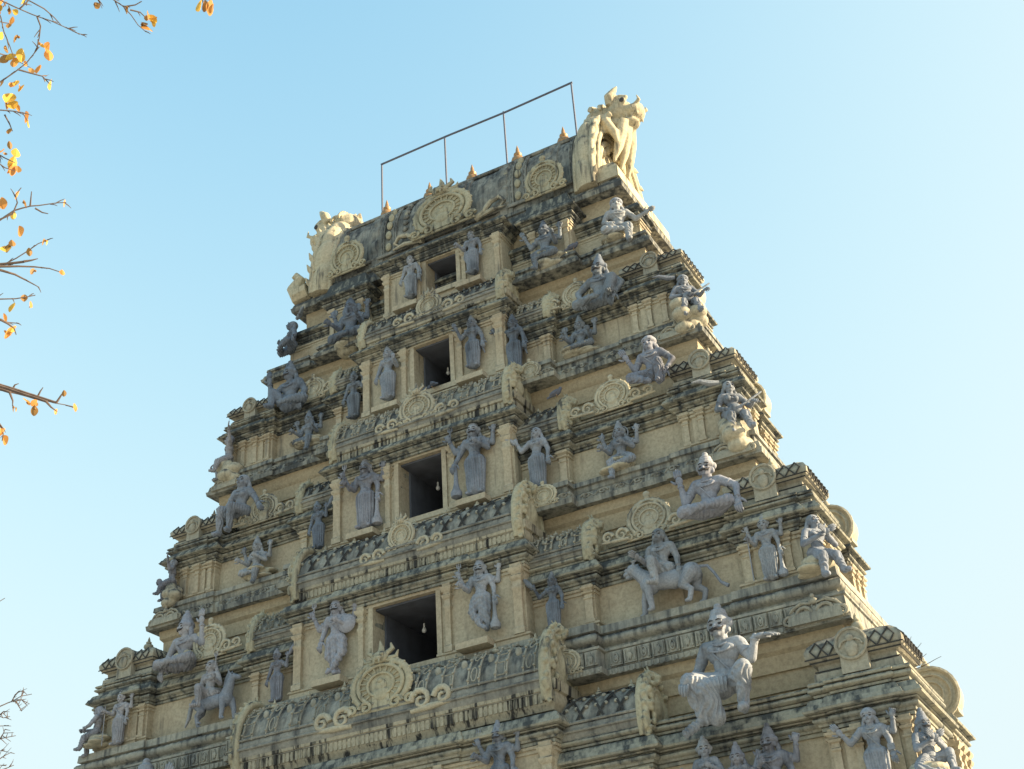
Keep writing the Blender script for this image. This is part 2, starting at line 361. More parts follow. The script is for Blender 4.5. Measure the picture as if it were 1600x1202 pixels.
    mb.stack(-W+.5, W-.5, YS-sw, YS+sw, c2)
    mb.build('cornice', M_corn, tower)
    # pilasters
    def one(x, y, z0, z1, **k):
        m = MB(); pil(m, x, y, z0, z1, **k); m.build('pilaster', M_wall, tower)
    zb = t['zt']+.16
    if i > 1:
        for s in (-1, 1):
            for f in (.09, .36, .64, .91):
                x = t['ki'] + (t['ko']-t['ki'])*f; ins = .05 if f in (.36, .64) else 0
                one(s*x, yk-ins, zb, t['cb']+.02, wd=.12+.02*(i > 3))
            one(s*(t['iw']-.12), yi, zb, t['cb']+.02, wd=.17)
            one(s*(t['cw']-.15), yc_, zb, t['ccb']+.02, wd=.2, dp=.09)
            one(s*(t['wh']+.3), yc_, zb, t['ccb']+.02, wd=.13, dp=.08)
        for y in (yk+.12, yk+.75): one(t['ko'], y, zb, t['cb']+.02, wd=.14, side=1)
    else:
        for s in (-1, 1):
            one(s*(t['cw']-.12), yc_, zb, t['ccb']+.02, wd=.15); one(s*(t['wh']+.24), yc_, zb, t['ccb']+.02, wd=.11)
            one(s*2.72, yi-.15, zb, t['cb']+.02, wd=.13); one(s*3.68, yi-.15, zb, t['cb']+.02, wd=.13)
    for y in (YS-sw+.1, YS, YS+sw-.1):
        one(W-.5, y, zb, SZ[i]-.43, wd=.15, side=1)
    # window: frame, dark passage
    mb = MB(); wh, w0, w1 = t['wh'], t['w0'], t['w1']; fy = yc_
    for s in (-1, 1):
        a, b = sorted((s*wh, s*(wh+.12))); mb.stack(a, b, fy-.045, fy+.3, [(w0-.05, 0), (w1, 0)], amp=.003)
    mb.stack(-wh-.14, wh+.14, fy-.05, fy+.3, [(w1+.003, 0), (w1+.13, 0)], amp=.003)
    mb.stack(-wh-.2, wh+.2, fy-.07, fy+.5, [(w0-.14, 0), (w0+.004, 0)], amp=.003)
    fr = mb.build('window_frame', M_wall, tower)
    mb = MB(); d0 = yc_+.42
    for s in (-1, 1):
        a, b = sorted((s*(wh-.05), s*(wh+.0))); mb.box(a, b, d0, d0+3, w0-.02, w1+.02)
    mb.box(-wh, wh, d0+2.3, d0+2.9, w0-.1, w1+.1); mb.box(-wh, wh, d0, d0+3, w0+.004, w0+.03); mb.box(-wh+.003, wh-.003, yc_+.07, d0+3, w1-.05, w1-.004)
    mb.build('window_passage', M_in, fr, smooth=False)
    # niche statue plinths
    for s in (-1, 1):
        mb = MB(); px = {5: 2.6, 4: 1.82, 3: 1.5, 2: 1.24, 1: .98}[i]
        mb.stack(s*px-.34, s*px+.34, yc_-.34, yc_+.1, [(t['zt']+.02, 0), (t['zt']+.03, .04), (t['zt']+.17, .04), (t['zt']+.19, .0)], fb=0, amp=.004)
        mb.build('statue_plinth', M_wall, tower)
# ------------------------------------------------------------------ barrel roofs with gables
def finial(x, y, z, h, parent, mat=None, name='pot_finial'):
    mb = MB(); s = h
    mb.lathe((x, y, z-.04), [(0, .26*s), (.06*s, .26*s), (.1*s, .16*s), (.2*s, .14*s), (.24*s, .22*s), (.38*s, .3*s), (.5*s, .26*s), (.58*s, .13*s), (.62*s, .17*s), (.68*s, .17*s), (.72*s, .09*s), (.86*s, .07*s), (1.02*s, .01*s)], 12)
    return mb.build(name, mat or M_orn, parent, angle=60)
def barrel_mb(L, h, a, pattern, res=.022):
    """grid over a barrel of length L (along x, centred), height h, half depth a, with modelled ornament"""
    nu = int(L/res); nv = 54; mb = MB(); vs = []
    per = max(1, round(L/(.36 if pattern == 'diamond' else .34)))
    for i in range(nu+1):
        u = i/nu; x = (u-.5)*L
        for j in range(nv+1):
            v = j/nv; th = math.pi*(-.12+1.24*v)
            n = V((0, -math.cos(th), math.sin(th)))
            if pattern == 'diamond':
                A = u*per; B = v*6.0
                d1 = abs((A+B/2) % 1-.5)*2; d2 = abs((A-B/2) % 1-.5)*2     # 1 on the ridges
                e = max(d1, d2)
                dsp = .01*math.sin(x*23)*math.sin(v*31)
            else:
                A = (u*per) % 1
                dsp = .01*math.sin(x*19)*math.sin(v*37)
                r = math.hypot((A-.71)/.9*L/per/.11, ((v*8) % 1-.5)*2.2)
                
            if v < .12: dsp = .05 if .03 < v else .02
            dsp += .006*noise.noise(V((x*5, v*9, L)))
            vs.append((x, -a*math.cos(th)*(1.04)+n.y*dsp, h*(.12+.88*math.sin(th))+n.z*dsp))
    fs = [(i*(nv+1)+j, (i+1)*(nv+1)+j, (i+1)*(nv+1)+j+1, i*(nv+1)+j+1) for i in range(nu) for j in range(nv)]
    fs += [tuple(range(nv+1))[::-1], tuple(range(nu*(nv+1), (nu+1)*(nv+1)))]
    mb.add(vs, fs); return mb
def gable_mb(h, a, s):
    """end gable of a small barrel roof: swollen horseshoe shell facing sx, beaded rim, monster mask at the crown"""
    mb = MB()
    def arc(r, t0=-.15, t1=1.15, n=22): return [(0, -r*a*math.cos(math.pi*(t0+(t1-t0)*i/n)), h*(.12+r*.98*math.sin(math.pi*(t0+(t1-t0)*i/n)))) for i in range(n+1)]
    mb.ell((.02*s, 0, h*.5), (.13, a*1.12, h*.72))
    mb.tube([(p[0]-.02*s, p[1], p[2]) for p in arc(1.12)], .085, 8); mb.tube([(p[0]+.1*s, p[1], p[2]) for p in arc(1.08)], .05, 8)
    for p in arc(1.2, n=18): mb.ell((p[0]+.08*s, p[1], p[2]), (.05, .045, .05))
    mb.tube([(p[0]+.14*s, p[1], p[2]) for p in arc(.72)], .035, 6); mb.ell((.13*s, 0, h*.42), (.06, a*.3, h*.26))
    for q in (-1, 1):      # curling feet
        mb.tube([(.03*s, q*a*1.05, h*.05), (.05*s, q*a*1.22, -.05), (.08*s, q*a*1.15, -.17), (.09*s, q*a*.98, -.12)], [.07, .08, .06, .035], 8)
    z = h*1.18
    mb.ell((.08*s, 0, z), (.13, .11, .11)); mb.ell((.2*s, 0, z-.03), (.08, .07, .06))
    for q in (-1, 1):
        mb.ell((.14*s, q*.07, z+.05), (.035, .03, .035)); mb.cap((.02*s, q*.07, z+.08), (-.02*s, q*.12, z+.2), .03, .012)
        mb.cap((.24*s, q*.04, z-.07), (.24*s, q*.045, z-.14), .02, .01)
    mb.cap((.04*s, 0, z+.08), (.0, 0, z+.24), .045, .015)
    for k in range(6):     # foliage running down the outward edge
        th = math.pi*(.1+.13*k)
        mb.ell((.17*s, -a*1.0*math.cos(th), h*(.12+.95*math.sin(th))-.04), (.06, .07, .06))
        mb.ell((.17*s, -a*(.8+.1*math.sin(k*4)), -.05+h*.16*k), (.055, .05, .07))
    return mb
GAB = {}
def gable(s, h, a, parent, loc, rz=0, vox=.02):
    k = (s, round(h, 3), round(a, 3))
    if k not in GAB:
        GAB[k] = gable_mb(h, a, s).mesh('gable', vox); GAB[k].materials.append(M_yali)
    o = bpy.data.objects.new('horseshoe_gable', GAB[k]); sc.collection.objects.link(o); o.parent = parent
    o.location = loc; o.rotation_euler = (0, 0, rz); return o
def barrel(xc, yf, z0, z1, L, pattern, parent=tower, nfin=5, a=None, fins=.3, rz=0, ends=(-1, 1), fringe=True):
    """yf: front of the barrel; runs along x (rz=0) or along y (rz=90 deg, then yf is its centre line)"""
    h = z1-z0; a = a or h*.62
    layers = [(barrel_mb(L, h, a, pattern), M_barrel)]
    def sp_(x, v, d):
        th = math.pi*(-.12+1.24*v); n = V((0, -math.cos(th), math.sin(th))); return V((x, -a*math.cos(th)*1.04, h*(.12+.88*math.sin(th))))+n*d
    lb = MB(); v0, v1 = .12, .56
    if pattern == 'diamond':
        c = h*.52; n = max(2, round(L/c)); c = L/n
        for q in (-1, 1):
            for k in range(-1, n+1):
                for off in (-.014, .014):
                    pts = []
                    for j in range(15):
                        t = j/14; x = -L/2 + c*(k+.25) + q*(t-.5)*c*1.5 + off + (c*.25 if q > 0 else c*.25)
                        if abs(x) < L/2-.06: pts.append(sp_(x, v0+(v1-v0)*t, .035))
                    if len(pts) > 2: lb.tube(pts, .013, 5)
        layers.append((lb, M_groove))  # raised dark tubes drawn in place of shaded grooves
        bb = MB()
        for k in range(2*n):
            for vv in (.25, .365, .48):
                x = -L/2+c*(k+.5)/2+(c/4 if vv == .365 else 0)
                if abs(x) < L/2-.1: bb.ell(sp_(x, vv, .02), (c*.11, .03, h*.05), nu=8, nv=6)
        layers.append((bb, M_strap))
    else:
        c = h*.62; n = max(2, round(L/c)); c = L/n
        for k in range(n):
            x = -L/2+c*(k+.5)
            for dx in (-.2, .2):
                lb.tube([sp_(x+dx*c, v0+(v1-v0)*j/9, .06) for j in range(10)], .02, 5)
                for j in range(6): lb.ell(sp_(x+dx*c, v0+(v1-v0)*(j+.5)/6, .085), (.03, .03, .028), nu=8, nv=5)
            for j in range(3):
                if k % 2: lb.tube([sp_(x+c*.11*math.cos(q), v0+(v1-v0)*(j+.5)/3+.045*math.sin(q), .06) for q in [u*.7 for u in range(10)]], .014, 5)
                else: lb.tube([sp_(x-c*.12, v0+(v1-v0)*(j+.2)/3, .06), sp_(x+c*.12, v0+(v1-v0)*(j+.2)/3, .06), sp_(x+c*.12, v0+(v1-v0)*(j+.75)/3, .06), sp_(x-c*.12, v0+(v1-v0)*(j+.75)/3, .06)], .016, 5)
            lb.ell(sp_(x+c*.5, .3, .03), (c*.12, .035, h*.1), nu=8, nv=6)
        layers.append((lb, M_strap))
    m_ = MB()
    for vv, dd, r_ in ((.13, .05, .03), (.59, .03, .022), (.64, .02, .02), (.075, .07, .03)): m_.tube([sp_(-L/2, vv, dd), sp_(0, vv, dd+.006), sp_(L/2, vv, dd)], r_, 6)
    layers.append((m_, M_barrel)); o = build_multi('barrel_roof', layers, parent)
    o.location = (xc, yf+a, z0) if rz == 0 else (xc, yf, z0); o.rotation_euler = (0, 0, rz)
    for s in ends: gable(s, h, a, o, (s*L/2, 0, 0))
    for k in range(nfin):
        x = (k+.5)/nfin*L-L/2
        finial(x, 0, h*1.0, fins, o)
    return o
def fringe_band(x0, x1, yf, z0, z1, tooth=.11):
    mb = MB(); h = z1-z0
    mb.stack(x0, x1, yf, my(yf), [(z0-.12, -.06), (z0-.02, -.02), (z0, .0), (z0+.3*h, .02), (z0+.5*h, .0), (z0+.55*h, .05), (z1-.01, .07), (z1, -.1)])
    n = int((x1-x0)/tooth)
    for k in range(n):
        x = x0+(x1-x0)*(k+.5)/n; mb.box(x-tooth*.3, x+tooth*.3, yf-.03, yf+.05, z0+.05*h, z0+.46*h)
    mb.build('moulded_band', M_fringe, tower)
for i in (5, 4, 3, 2):
    TI = i; t = T[i]; yc_ = t['yl']+.08; yi = t['yl']+.35; h = t['s1']-t['s0']
    fringe_band(-t['cw']-.1, t['cw']+.1, yc_-.08, t['sb']-.1, t['s0']+.02)
    barrel(0, yc_-.1, t['s0'], t['s1'], 2*t['cw']-.1, {5: 'strap', 4: 'diamond', 3: 'strap', 2: 'diamond'}[i], nfin={5: 8, 4: 7, 3: 6, 2: 5}[i], fins=.3*(.75+.05*i))
    # middle bay roofs
    hb = {5: .78, 4: .62, 3: .6, 2: .5}[i]
    for s in (-1, 1):
        x0, x1 = t['cw']-.35, t['iw']-.02
        barrel(s*(x0+x1)/2, yi-.08, t['m2']+.02, t['m2']+hb, x1-x0, {5: 'diamond', 4: 'strap', 3: 'diamond', 2: 'strap'}[i], nfin=3, fins=.24, ends=(s,), a=hb*.6)
    # side shalas with big gable discs
    sw = .5*t['W']/9.5; YS = 3.45+sw; z0 = SZ[i]
    for s in (-1, 1):
        r = {5: .78, 4: .72, 3: .68, 2: .6}[i]
        for q in (-1,):
            mb = MB(); R_ = r*.66
            mb.tube([(0, q*(sw-.42), r*.5), (0, q*(sw-.38), r*.5), (0, q*(sw+.1), r*.5)], [R_*.8, R_*.97, R_], 28); mb.box(-R_*.8, R_*.8, q*sw, q*(sw-.4), .0, r*.35)
            for rr, tb in ((.98, .045), (.72, .035), (.45, .03)):
                mb.tube([(R_*rr*math.cos(math.pi*k/12), q*(sw+.1), r*.5+R_*rr*math.sin(math.pi*k/12)) for k in range(25)], tb, 6)
            mb.build('gable_disc', M_orn, tower, loc=(s*(t['W']-.66), YS, z0+.02), angle=50)
        finial(s*(t['W']-.66), YS-sw-.05, z0+r*1.15, .3, tower)
    # corner domes
    for s in (-1, 1):
        a, b = sorted((s*t['ki'], s*t['ko'])); z = t['m2']+.01; hd = {5: .95, 4: .9, 3: .8, 2: .72}[i]; yk = t['yl']+.4
        mb = MB(); y1 = yk+1.25
        pr = [(z, .0), (z+.02, .04), (z+.16*hd, .03), (z+.2*hd, -.05), (z+.32*hd, -.04), (z+.38*hd, .06), (z+.46*hd, .11), (z+.56*hd, .12), (z+.68*hd, .06), (z+.8*hd, -.08), (z+.9*hd, -.28), (z+.97*hd, -.45), (z+hd, -.6)]
        mb.stack(a, b, yk, y1, pr, seg=.08, amp=.014)
        gb = MB()
        for k in range(7):
            xx = a+(b-a)*(k+.5)/7; w_ = (b-a)/7*.5
            for q in (-1, 1):
                gb.tube([(xx, yk-.13, z+.42*hd), (xx+q*w_, yk-.14, z+.57*hd), (xx, yk-.05, z+.74*hd)], .016, 5)
            yy = yk+(y1-yk)*(k+.5)/7
            for q in (-1, 1):
                gb.tube([(b+.13, yy, z+.42*hd), (b+.14, yy+q*w_, z+.57*hd), (b+.0, yy, z+.74*hd)], .016, 5)
        for zz, oo in ((.42, .12), (.2, 0), (.36, .06)): gb.tube([(a-oo, yk-oo, z+zz*hd), (b+oo, yk-oo, z+zz*hd), (b+oo, y1, z+zz*hd)], .014, 5)
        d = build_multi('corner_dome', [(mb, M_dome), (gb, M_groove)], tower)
        mb = MB(); xm = (a+b)/2; c = V((xm, yk-.12, z+.55*hd)); r = .3*hd
        mb.stack(xm-.26*hd, xm+.26*hd, yk-.16, yk+.1, [(z+.02, 0), (z+.42*hd, -.01)], amp=.004)
        mb.tube([c+V((0, -.05, 0)), c+V((0, .25, 0))], r, 20)
        mb.ell(c+V((0, -.06, -.1*hd)), (.12*hd, .06, .17*hd)); mb.ell(c+V((0, -.08, .1*hd)), (.07*hd, .05, .08*hd))
        for q in (-1, 1): mb.tube([c+V((q*(.05+.13*(1-j/14)*math.cos(j*.6))*hd*1.2, -.07, -.05*hd+.15*hd*(1-j/14)*math.sin(j*.6))) for j in range(12)], .022, 5)
        for rr in (.95,): mb.tube([c+V((r*rr*math.cos(k*math.pi/10), -.06, r*rr*math.sin(k*math.pi/10))) for k in range(21)], .03, 6)
        mb.build('dome_medallion', M_dome, d, angle=50)
        finial(xm, (yk+y1)/2, z+hd, .42, d)
# lower body down to the ground
TI = 5
mb = MB(); mb.stack(-10.9, 10.9, -.4, my(-.4), [(-.3, .4), (.8, .4), (.9, .2), (1.2, .3), (1.4, .3), (1.5, 0), (4.6, 0), (4.7, .25), (4.95, .3), (5.2, .2), (5.76, .1), (5.8, -1)])
for k in range(-6, 7):
    if abs(k) > 1: pil(mb, k*1.7, -.4, 1.5, 4.65, .35, .15)
mb.build('tower_base', M_wall, tower)
mb = MB(); mb.box(-1.6, 1.6, -.43, 0, .02, 4.2); mb.build('gateway', M_in, tower)
# ------------------------------------------------------------------ horseshoe medallions
def kudu_mb(ribs=True, crest='knob'):
    """front facing (-y) ornamental horseshoe arch, unit half width ~1, base at z=0"""
    mb = MB(); c = (0, 0, .95)
    def P(r, a, y=0): return (r*math.sin(a), y, .98-r*math.cos(a)*.98)
    def arc(r, y, a0=.55, n=26): return [P(r, a0+(2*math.pi-2*a0)*k/n, y) for k in range(n+1)]
    vs = arc(.95, .0); k = len(vs)
    mb.add(vs+[(x, .22, z) for x, y, z in vs], [tuple(range(k)), tuple(range(k, 2*k))[::-1]]+[(j, j+k, (j+1) % k+k, (j+1) % k) for j in range(k)])
    mb.tube(arc(.98, .02), .12, 8); mb.tube(arc(.78, -.06), .07, 8); mb.tube(arc(.46, -.04, .35), .05, 8); mb.ell((0, -.0, .62), (.3, .12, .3))
    if ribs:
        for j in range(15):
            a = .8+(2*math.pi-1.6)*j/14; mb.tube([P(.52, a, -.03), P(.72, a, -.05)], .03, 5)
    for j in range(19):
        a = .6+(2*math.pi-1.2)*j/18; p = P(1.07, a, .0); mb.ell(p, (.065, .06, .065), nu=8, nv=6)
    for s in (-1, 1):
        for cx, cz, r0 in ((.52, .16, .24), (1.02, .16, .2)):
            mb.tube([(s*(cx+r0*(1-j/17)*math.cos(j*.62)), -.07, cz+r0*(1-j/17)*math.sin(j*.62)) for j in range(15)], [.075*(1-j/26) for j in range(15)], 6)
        mb.ell((s*.42, -.02, 1.72), (.13, .1, .16), nu=10, nv=7); mb.ell((s*.72, 0, 1.5), (.12, .09, .12), nu=10, nv=7)
    mb.tube([(-1.15, .02, .03), (1.15, .02, .03)], .07, 6)
    mb.ell((0, -.02, .95), (.2, .09, .26), nu=12, nv=8); mb.ell((0, -.08, 1.12), (.1, .07, .1), nu=10, nv=7); mb.box(-.3, .3, -.05, .15, .1, .55)
    if crest == 'knob':
        mb.lathe((0, .02, 1.85), [(0, .22), (.1, .15), (.22, .12), (.28, .16), (.33, .12)], 10); mb.ell((0, .02, 2.3), (.17, .13, .17), nu=12, nv=8)
    else:
        mb.ell((0, -.06, 2.05), (.3, .2, .25)); mb.ell((0, -.24, 1.98), (.16, .12, .12))
        for s in (-1, 1):
            mb.ell((s*.14, -.22, 2.12), (.07, .06, .07), nu=8, nv=6)
            mb.tube([(s*.2, -.02, 2.15), (s*.42, 0, 2.32), (s*.36, 0, 2.55)], [.12, .09, .03], 7)
            mb.tube([(s*.3, -.02, 1.95), (s*.55, 0, 1.98), (s*.62, 0, 2.2)], [.1, .08, .02], 7)
            mb.cap((s*.08, -.3, 1.9), (s*.09, -.32, 1.75), .04, .015)
        mb.tube([(0, 0, 2.2), (.03, 0, 2.45), (-.02, 0, 2.75)], [.15, .1, .02], 7)
    return mb
def crest_mb():
    mb = MB()
    for s in (-1, 1):
        for cx, cz, r0, a0 in ((.48, .42, .4, 3.0), (1.12, .25, .24, 2.2)):
            mb.tube([(s*(cx+r0*(1-j/19)*math.cos(a0-j*.55)), -.05, cz+r0*(1-j/19)*math.sin(a0-j*.55)) for j in range(17)], [.105*(1-j/27) for j in range(17)], 7)
        mb.tube([(s*.12, -.02, .9), (s*.5, -.04, .98), (s*.9, -.02, .8), (s*1.15, -.03, .5)], [.06, .1, .09, .04], 7)
        mb.ell((s*.48, -.06, .42), (.12, .08, .12), nu=10, nv=7)
    mb.tube([(-1.35, .02, .03), (1.35, .02, .03)], .06, 6); mb.ell((0, 0, .5), (.16, .1, .3)); mb.ell((0, -.02, 1.0), (.2, .12, .16)); mb.ell((0, 0, 1.25), (.1, .08, .12))
    mb.stack(-.95, .95, .02, .2, [(0, .2), (.5, .15), (.85, -.15)], amp=.01)
    return mb
KU = {}
def kudu(x, y, z, h, kind=0, mat=None, parent=tower, name='horseshoe_medallion', wide=1., tilt=0, rz=0):
    mat = mat or M_orn
    key = (kind, mat.name)
    if key not in KU:
        KU[key] = (crest_mb() if kind == 2 else kudu_mb(True, 'mask' if kind == 1 else 'knob')).mesh('medallion', angle=50); KU[key].materials.append(mat)
    o = bpy.data.objects.new(name, KU[key]); sc.collection.objects.link(o); o.parent = parent
    k = h/2.45; o.location = (x, y, z); o.scale = (k*wide, k, k); o.rotation_euler = (tilt, 0, rz); return o
for i, zz, h in ((4, 12.9, 1.0), (3, 16.55, .9), (2, 20.18, .8)):
    for s in (-1, 1):
        kudu(s*{4: 5.72, 3: 4.9, 2: 3.98}[i], T[i]['yl']+.38, zz, h, 0, wide=1.12)
kudu(0.0, -.26, 10.14, 1.3, 1, M_yali, wide=1.3); kudu(.0, .6, 14.0, .8, 1, wide=1.0)
kudu(0, 1.4, 17.6, 1.0, 1, wide=1.15); kudu(0, 2.12, 21.12, .8, 1, wide=1.1)
for i in (4, 3, 2):
    t = T[i]
    for s in (-1, 1):
        if i > 2 or s > 0: kudu(s*(t['iw']+t['cw'])/2*1.02+s*.12, t['yl']-.24, t['zl']+.1, {4: .62, 3: .6, 2: .55}[i], 0, wide=1.25)
        kudu(s*(t['W']-.62), t['yl']-.02, t['zl']+.06, {4: 1.0, 3: .85, 2: .75}[i], 2, M_dome, wide=1.1, name='scroll_crest')
for s in (-1, 1): kudu(s*5.0, T[5]['yl']-.25, 5.9, .6, 2)
# scroll leaves beside the central medallions
def scrolls(x, y, z, k, s):
    mb = MB()
    for cx, r in ((0, .2), (.42, .17)):
        mb.tube([(s*(cx+r*(1-j/17)*math.cos(3.1-j*.6)), -.02, .17+r*(1-j/17)*math.sin(3.1-j*.6)) for j in range(15)], [.06*(1-j/24) for j in range(15)], 7)
    mb.tube([(-s*.2, 0, .02), (s*.2, -.02, .03), (s*.62, 0, .06)], [.05, .06, .03], 7)
    o = mb.build('scroll_leaf', M_orn, tower, angle=60); o.location = (x, y, z); o.scale = (k,)*3
for i, x in ((5, .95), (4, .6), (3, .7), (2, .6)):
    for s in (-1, 1): scrolls(s*x, T[i]['yl']-.08, T[i]['s0']-.02, 1.2 if i == 5 else .85, s)
for i, x in ((4, 5.72), (3, 4.9), (2, 3.98)):
    for q in (-1, 1):
        for s in (-1, 1): scrolls(q*x+s*.6, T[i]['yl']+.3, T[i]['m2']+.02, .75, s)
# panel frieze on the ledges
for i in (5, 4, 3, 2, 1):
    t = T[i]; mb = LED[i]
    if i in (5, 1): mb.build('ledge', M_ledge, tower); continue
    h = t['zt']-t['zl']; W, yl, zl = t['W'], t['yl'], t['zl']
    def panel(x, y, z, w_, hh, k):
        if i == 4:
            mb.stack(x-w_*.44, x+w_*.44, y-.06, y+.08, [(z+.02, 0), (z+hh-.02, 0)], amp=.004, seg=.5)
            if k % 2: mb.tube([(x, y-.075, z+hh*.2), (x+w_*.13, y-.075, z+hh*.5), (x, y-.075, z+hh*.8), (x-w_*.13, y-.075, z+hh*.5), (x, y-.075, z+hh*.2)], .02, 5)
            else: mb.tube([(x+w_*.16*math.cos(j*.7), y-.075, z+hh*.5+hh*.28*math.sin(j*.7)) for j in range(10)], .02, 5)
            mb.ell((x, y-.075, z+hh*.5), (.035, .025, .06), nu=8, nv=6)
            for q in (-1, 1): mb.tube([(x+q*w_*.33, y-.075, z+hh*.15), (x+q*w_*.36, y-.075, z+hh*.85)], .018, 5)
        else:
            s = 1 if k % 2 else -1
            mb.tube([(x+s*w_*.3*(1-j/15)*math.cos(j*.65), y-.005, z+hh*.5+hh*.36*(1-j/15)*math.sin(j*.65)) for j in range(13)], .024, 5)
            mb.tube([(x-s*w_*.5, y, z+hh*.2), (x-s*w_*.25, y, z+hh*.75), (x, y, z+hh*.85)], .02, 5)
    z, hh = (zl+.14*h, .3*h) if i == 4 else (zl+.23*h, .25*h)
    y0 = yl+(.13 if i == 4 else .1)
    iw = t['iw']+.25; w_ = .3 if i == 4 else .42
    for s in (-1, 1):
        x = iw+.2
        k = 0
        while x < W-.25: panel(s*x, y0 if x < t['ki']-.4 else y0-.07, z, w_, hh, k); x += w_; k += 1
        x = iw-.2
        while x > t['cw']+.1: panel(s*x, y0-.29, z, w_, hh, k); x -= w_; k += 1
    if i == 4:
        n = 150
        for k in range(n):
            x = -W+.05+(2*W-.1)*k/n
            yy = yl-.24 if abs(x) < iw else (yl+.045 if abs(x) < t['ki']-.35 else yl-.02)
            mb.box(x, x+.05, yy, yy+.1, zl+.02, zl+.1*h)
    mb.build('ledge', M_ledge, tower)
# ------------------------------------------------------------------ great barrel roof on top
TI = 0
def my(y): return 2*YC-y
mb = MB(); mb.stack(-5.28, 5.28, 3.22, my(3.22), [(23.84, -.35), (23.85, 0), (23.98, .03), (24.0, .0), (24.12, -.04), (24.16, -.12), (24.3, -.15), (24.34, -.4)])
mb.stack(-4.1, 4.1, 3.4, my(3.4), [(24.1, 0), (24.34, 0), (24.36, .05), (24.46, .05), (24.5, -.1)])
mb.build('roof_slab', M_ledge, tower)
def roofsec(th):      # horseshoe section, th from 0 front foot to pi
    a, h = 1.45, 2.72
    e = .62
    c, s = math.cos(th), math.sin(th)
    return (YC - a*math.copysign(abs(c)**.75, c)*(1+.1*math.sin(2*min(th, math.pi-th))), 24.4 + h*max(0, s)**.9)
mb = MB(); vs = []; nu, nv, RL = 420, 72, 4.15
for i in range(nu+1):
    x = -RL+2*RL*i/nu
    for j in range(nv+1):
        v = j/nv; th = math.pi*v; y, z = roofsec(th); y2, z2 = roofsec(min(math.pi, th+.02)); y1_, z1_ = roofsec(max(0, th-.02))
        n = V((0, -(z2-z1_), (y2-y1_)));  n = n.normalized() if n.length else V((0, -1, 0)); n = V((0, n.y, n.z))
        vv = min(v, 1-v)*2
        d = 0
        A = (x+8.5) % 1.42
        if vv < .72:
            if A < .5: d = .05+(.05 if .14 < A < .36 and (vv*7) % 1 < .72 else 0)
            else: d = .03*max(0, 1-abs(math.hypot((A-.96)/.26, (((vv*3.2) % 1)-.5)*2.6)-.75)*2.5)
        if .72 < vv < .755: d = .07
        if .79 < vv < .9: d = .035+.02*math.sin(x*17)*math.sin(x*7.7)
        if .9 < vv: d = .06
        d += .012*noise.noise(V((x*3, v*14, 2)))
        vs.append((x, y+n.y*d, z+n.z*d))
fs = [(i*(nv+1)+j, (i+1)*(nv+1)+j, (i+1)*(nv+1)+j+1, i*(nv+1)+j+1) for i in range(nu) for j in range(nv)]
fs += [tuple(range(nv+1))[::-1], tuple(range(nu*(nv+1), (nu+1)*(nv+1)))]
mb.add(vs, fs); roof = mb.build('great_barrel_roof', M_barrel, tower, angle=30)
mb = MB(); mb.stack(-4.2, 4.2, YC-.42, YC+.42, [(26.98, .12), (27.1, .12), (27.13, .04), (27.2, 0), (27.22, -.1)], amp=.015)
mb.build('ridge_cap', M_top, roof)
for x in (-3.0, -1.45, .05, 1.6, 3.12):
    fo_ = finial(0, 0, 0, 1.0, roof, M_cop); fo_.location = (x, YC-.2, 27.17); fo_.scale = (.72, .72, 1.0)
kudu(-.1, 3.2, 24.7, 1.6, 1, M_yali, roof, wide=1.35, tilt=.0)
for s in (-1, 1):
    kudu(s*3.2, 3.0, 24.35, 1.3, 0, M_yali, roof, wide=1.0)
    for q in (-1, 1):
        o = None
        mb = MB(); mb.tube([(0, 0, 0), (q*.25, -.02, .1), (q*.5, 0, .4), (q*.8, 0, .45), (q*.95, .0, .25), (q*.8, 0, .12)], [.1, .085, .075, .07, .055, .03], 8); mb.tube([(q*.1, -.02, .0), (q*.6, 0, .12), (q*1.0, 0, .06)], [.05, .07, .03], 7)
        if s > 0: mb.build('scroll_leaf', M_orn, roof, loc=(q*.85, 3.36, 24.72))
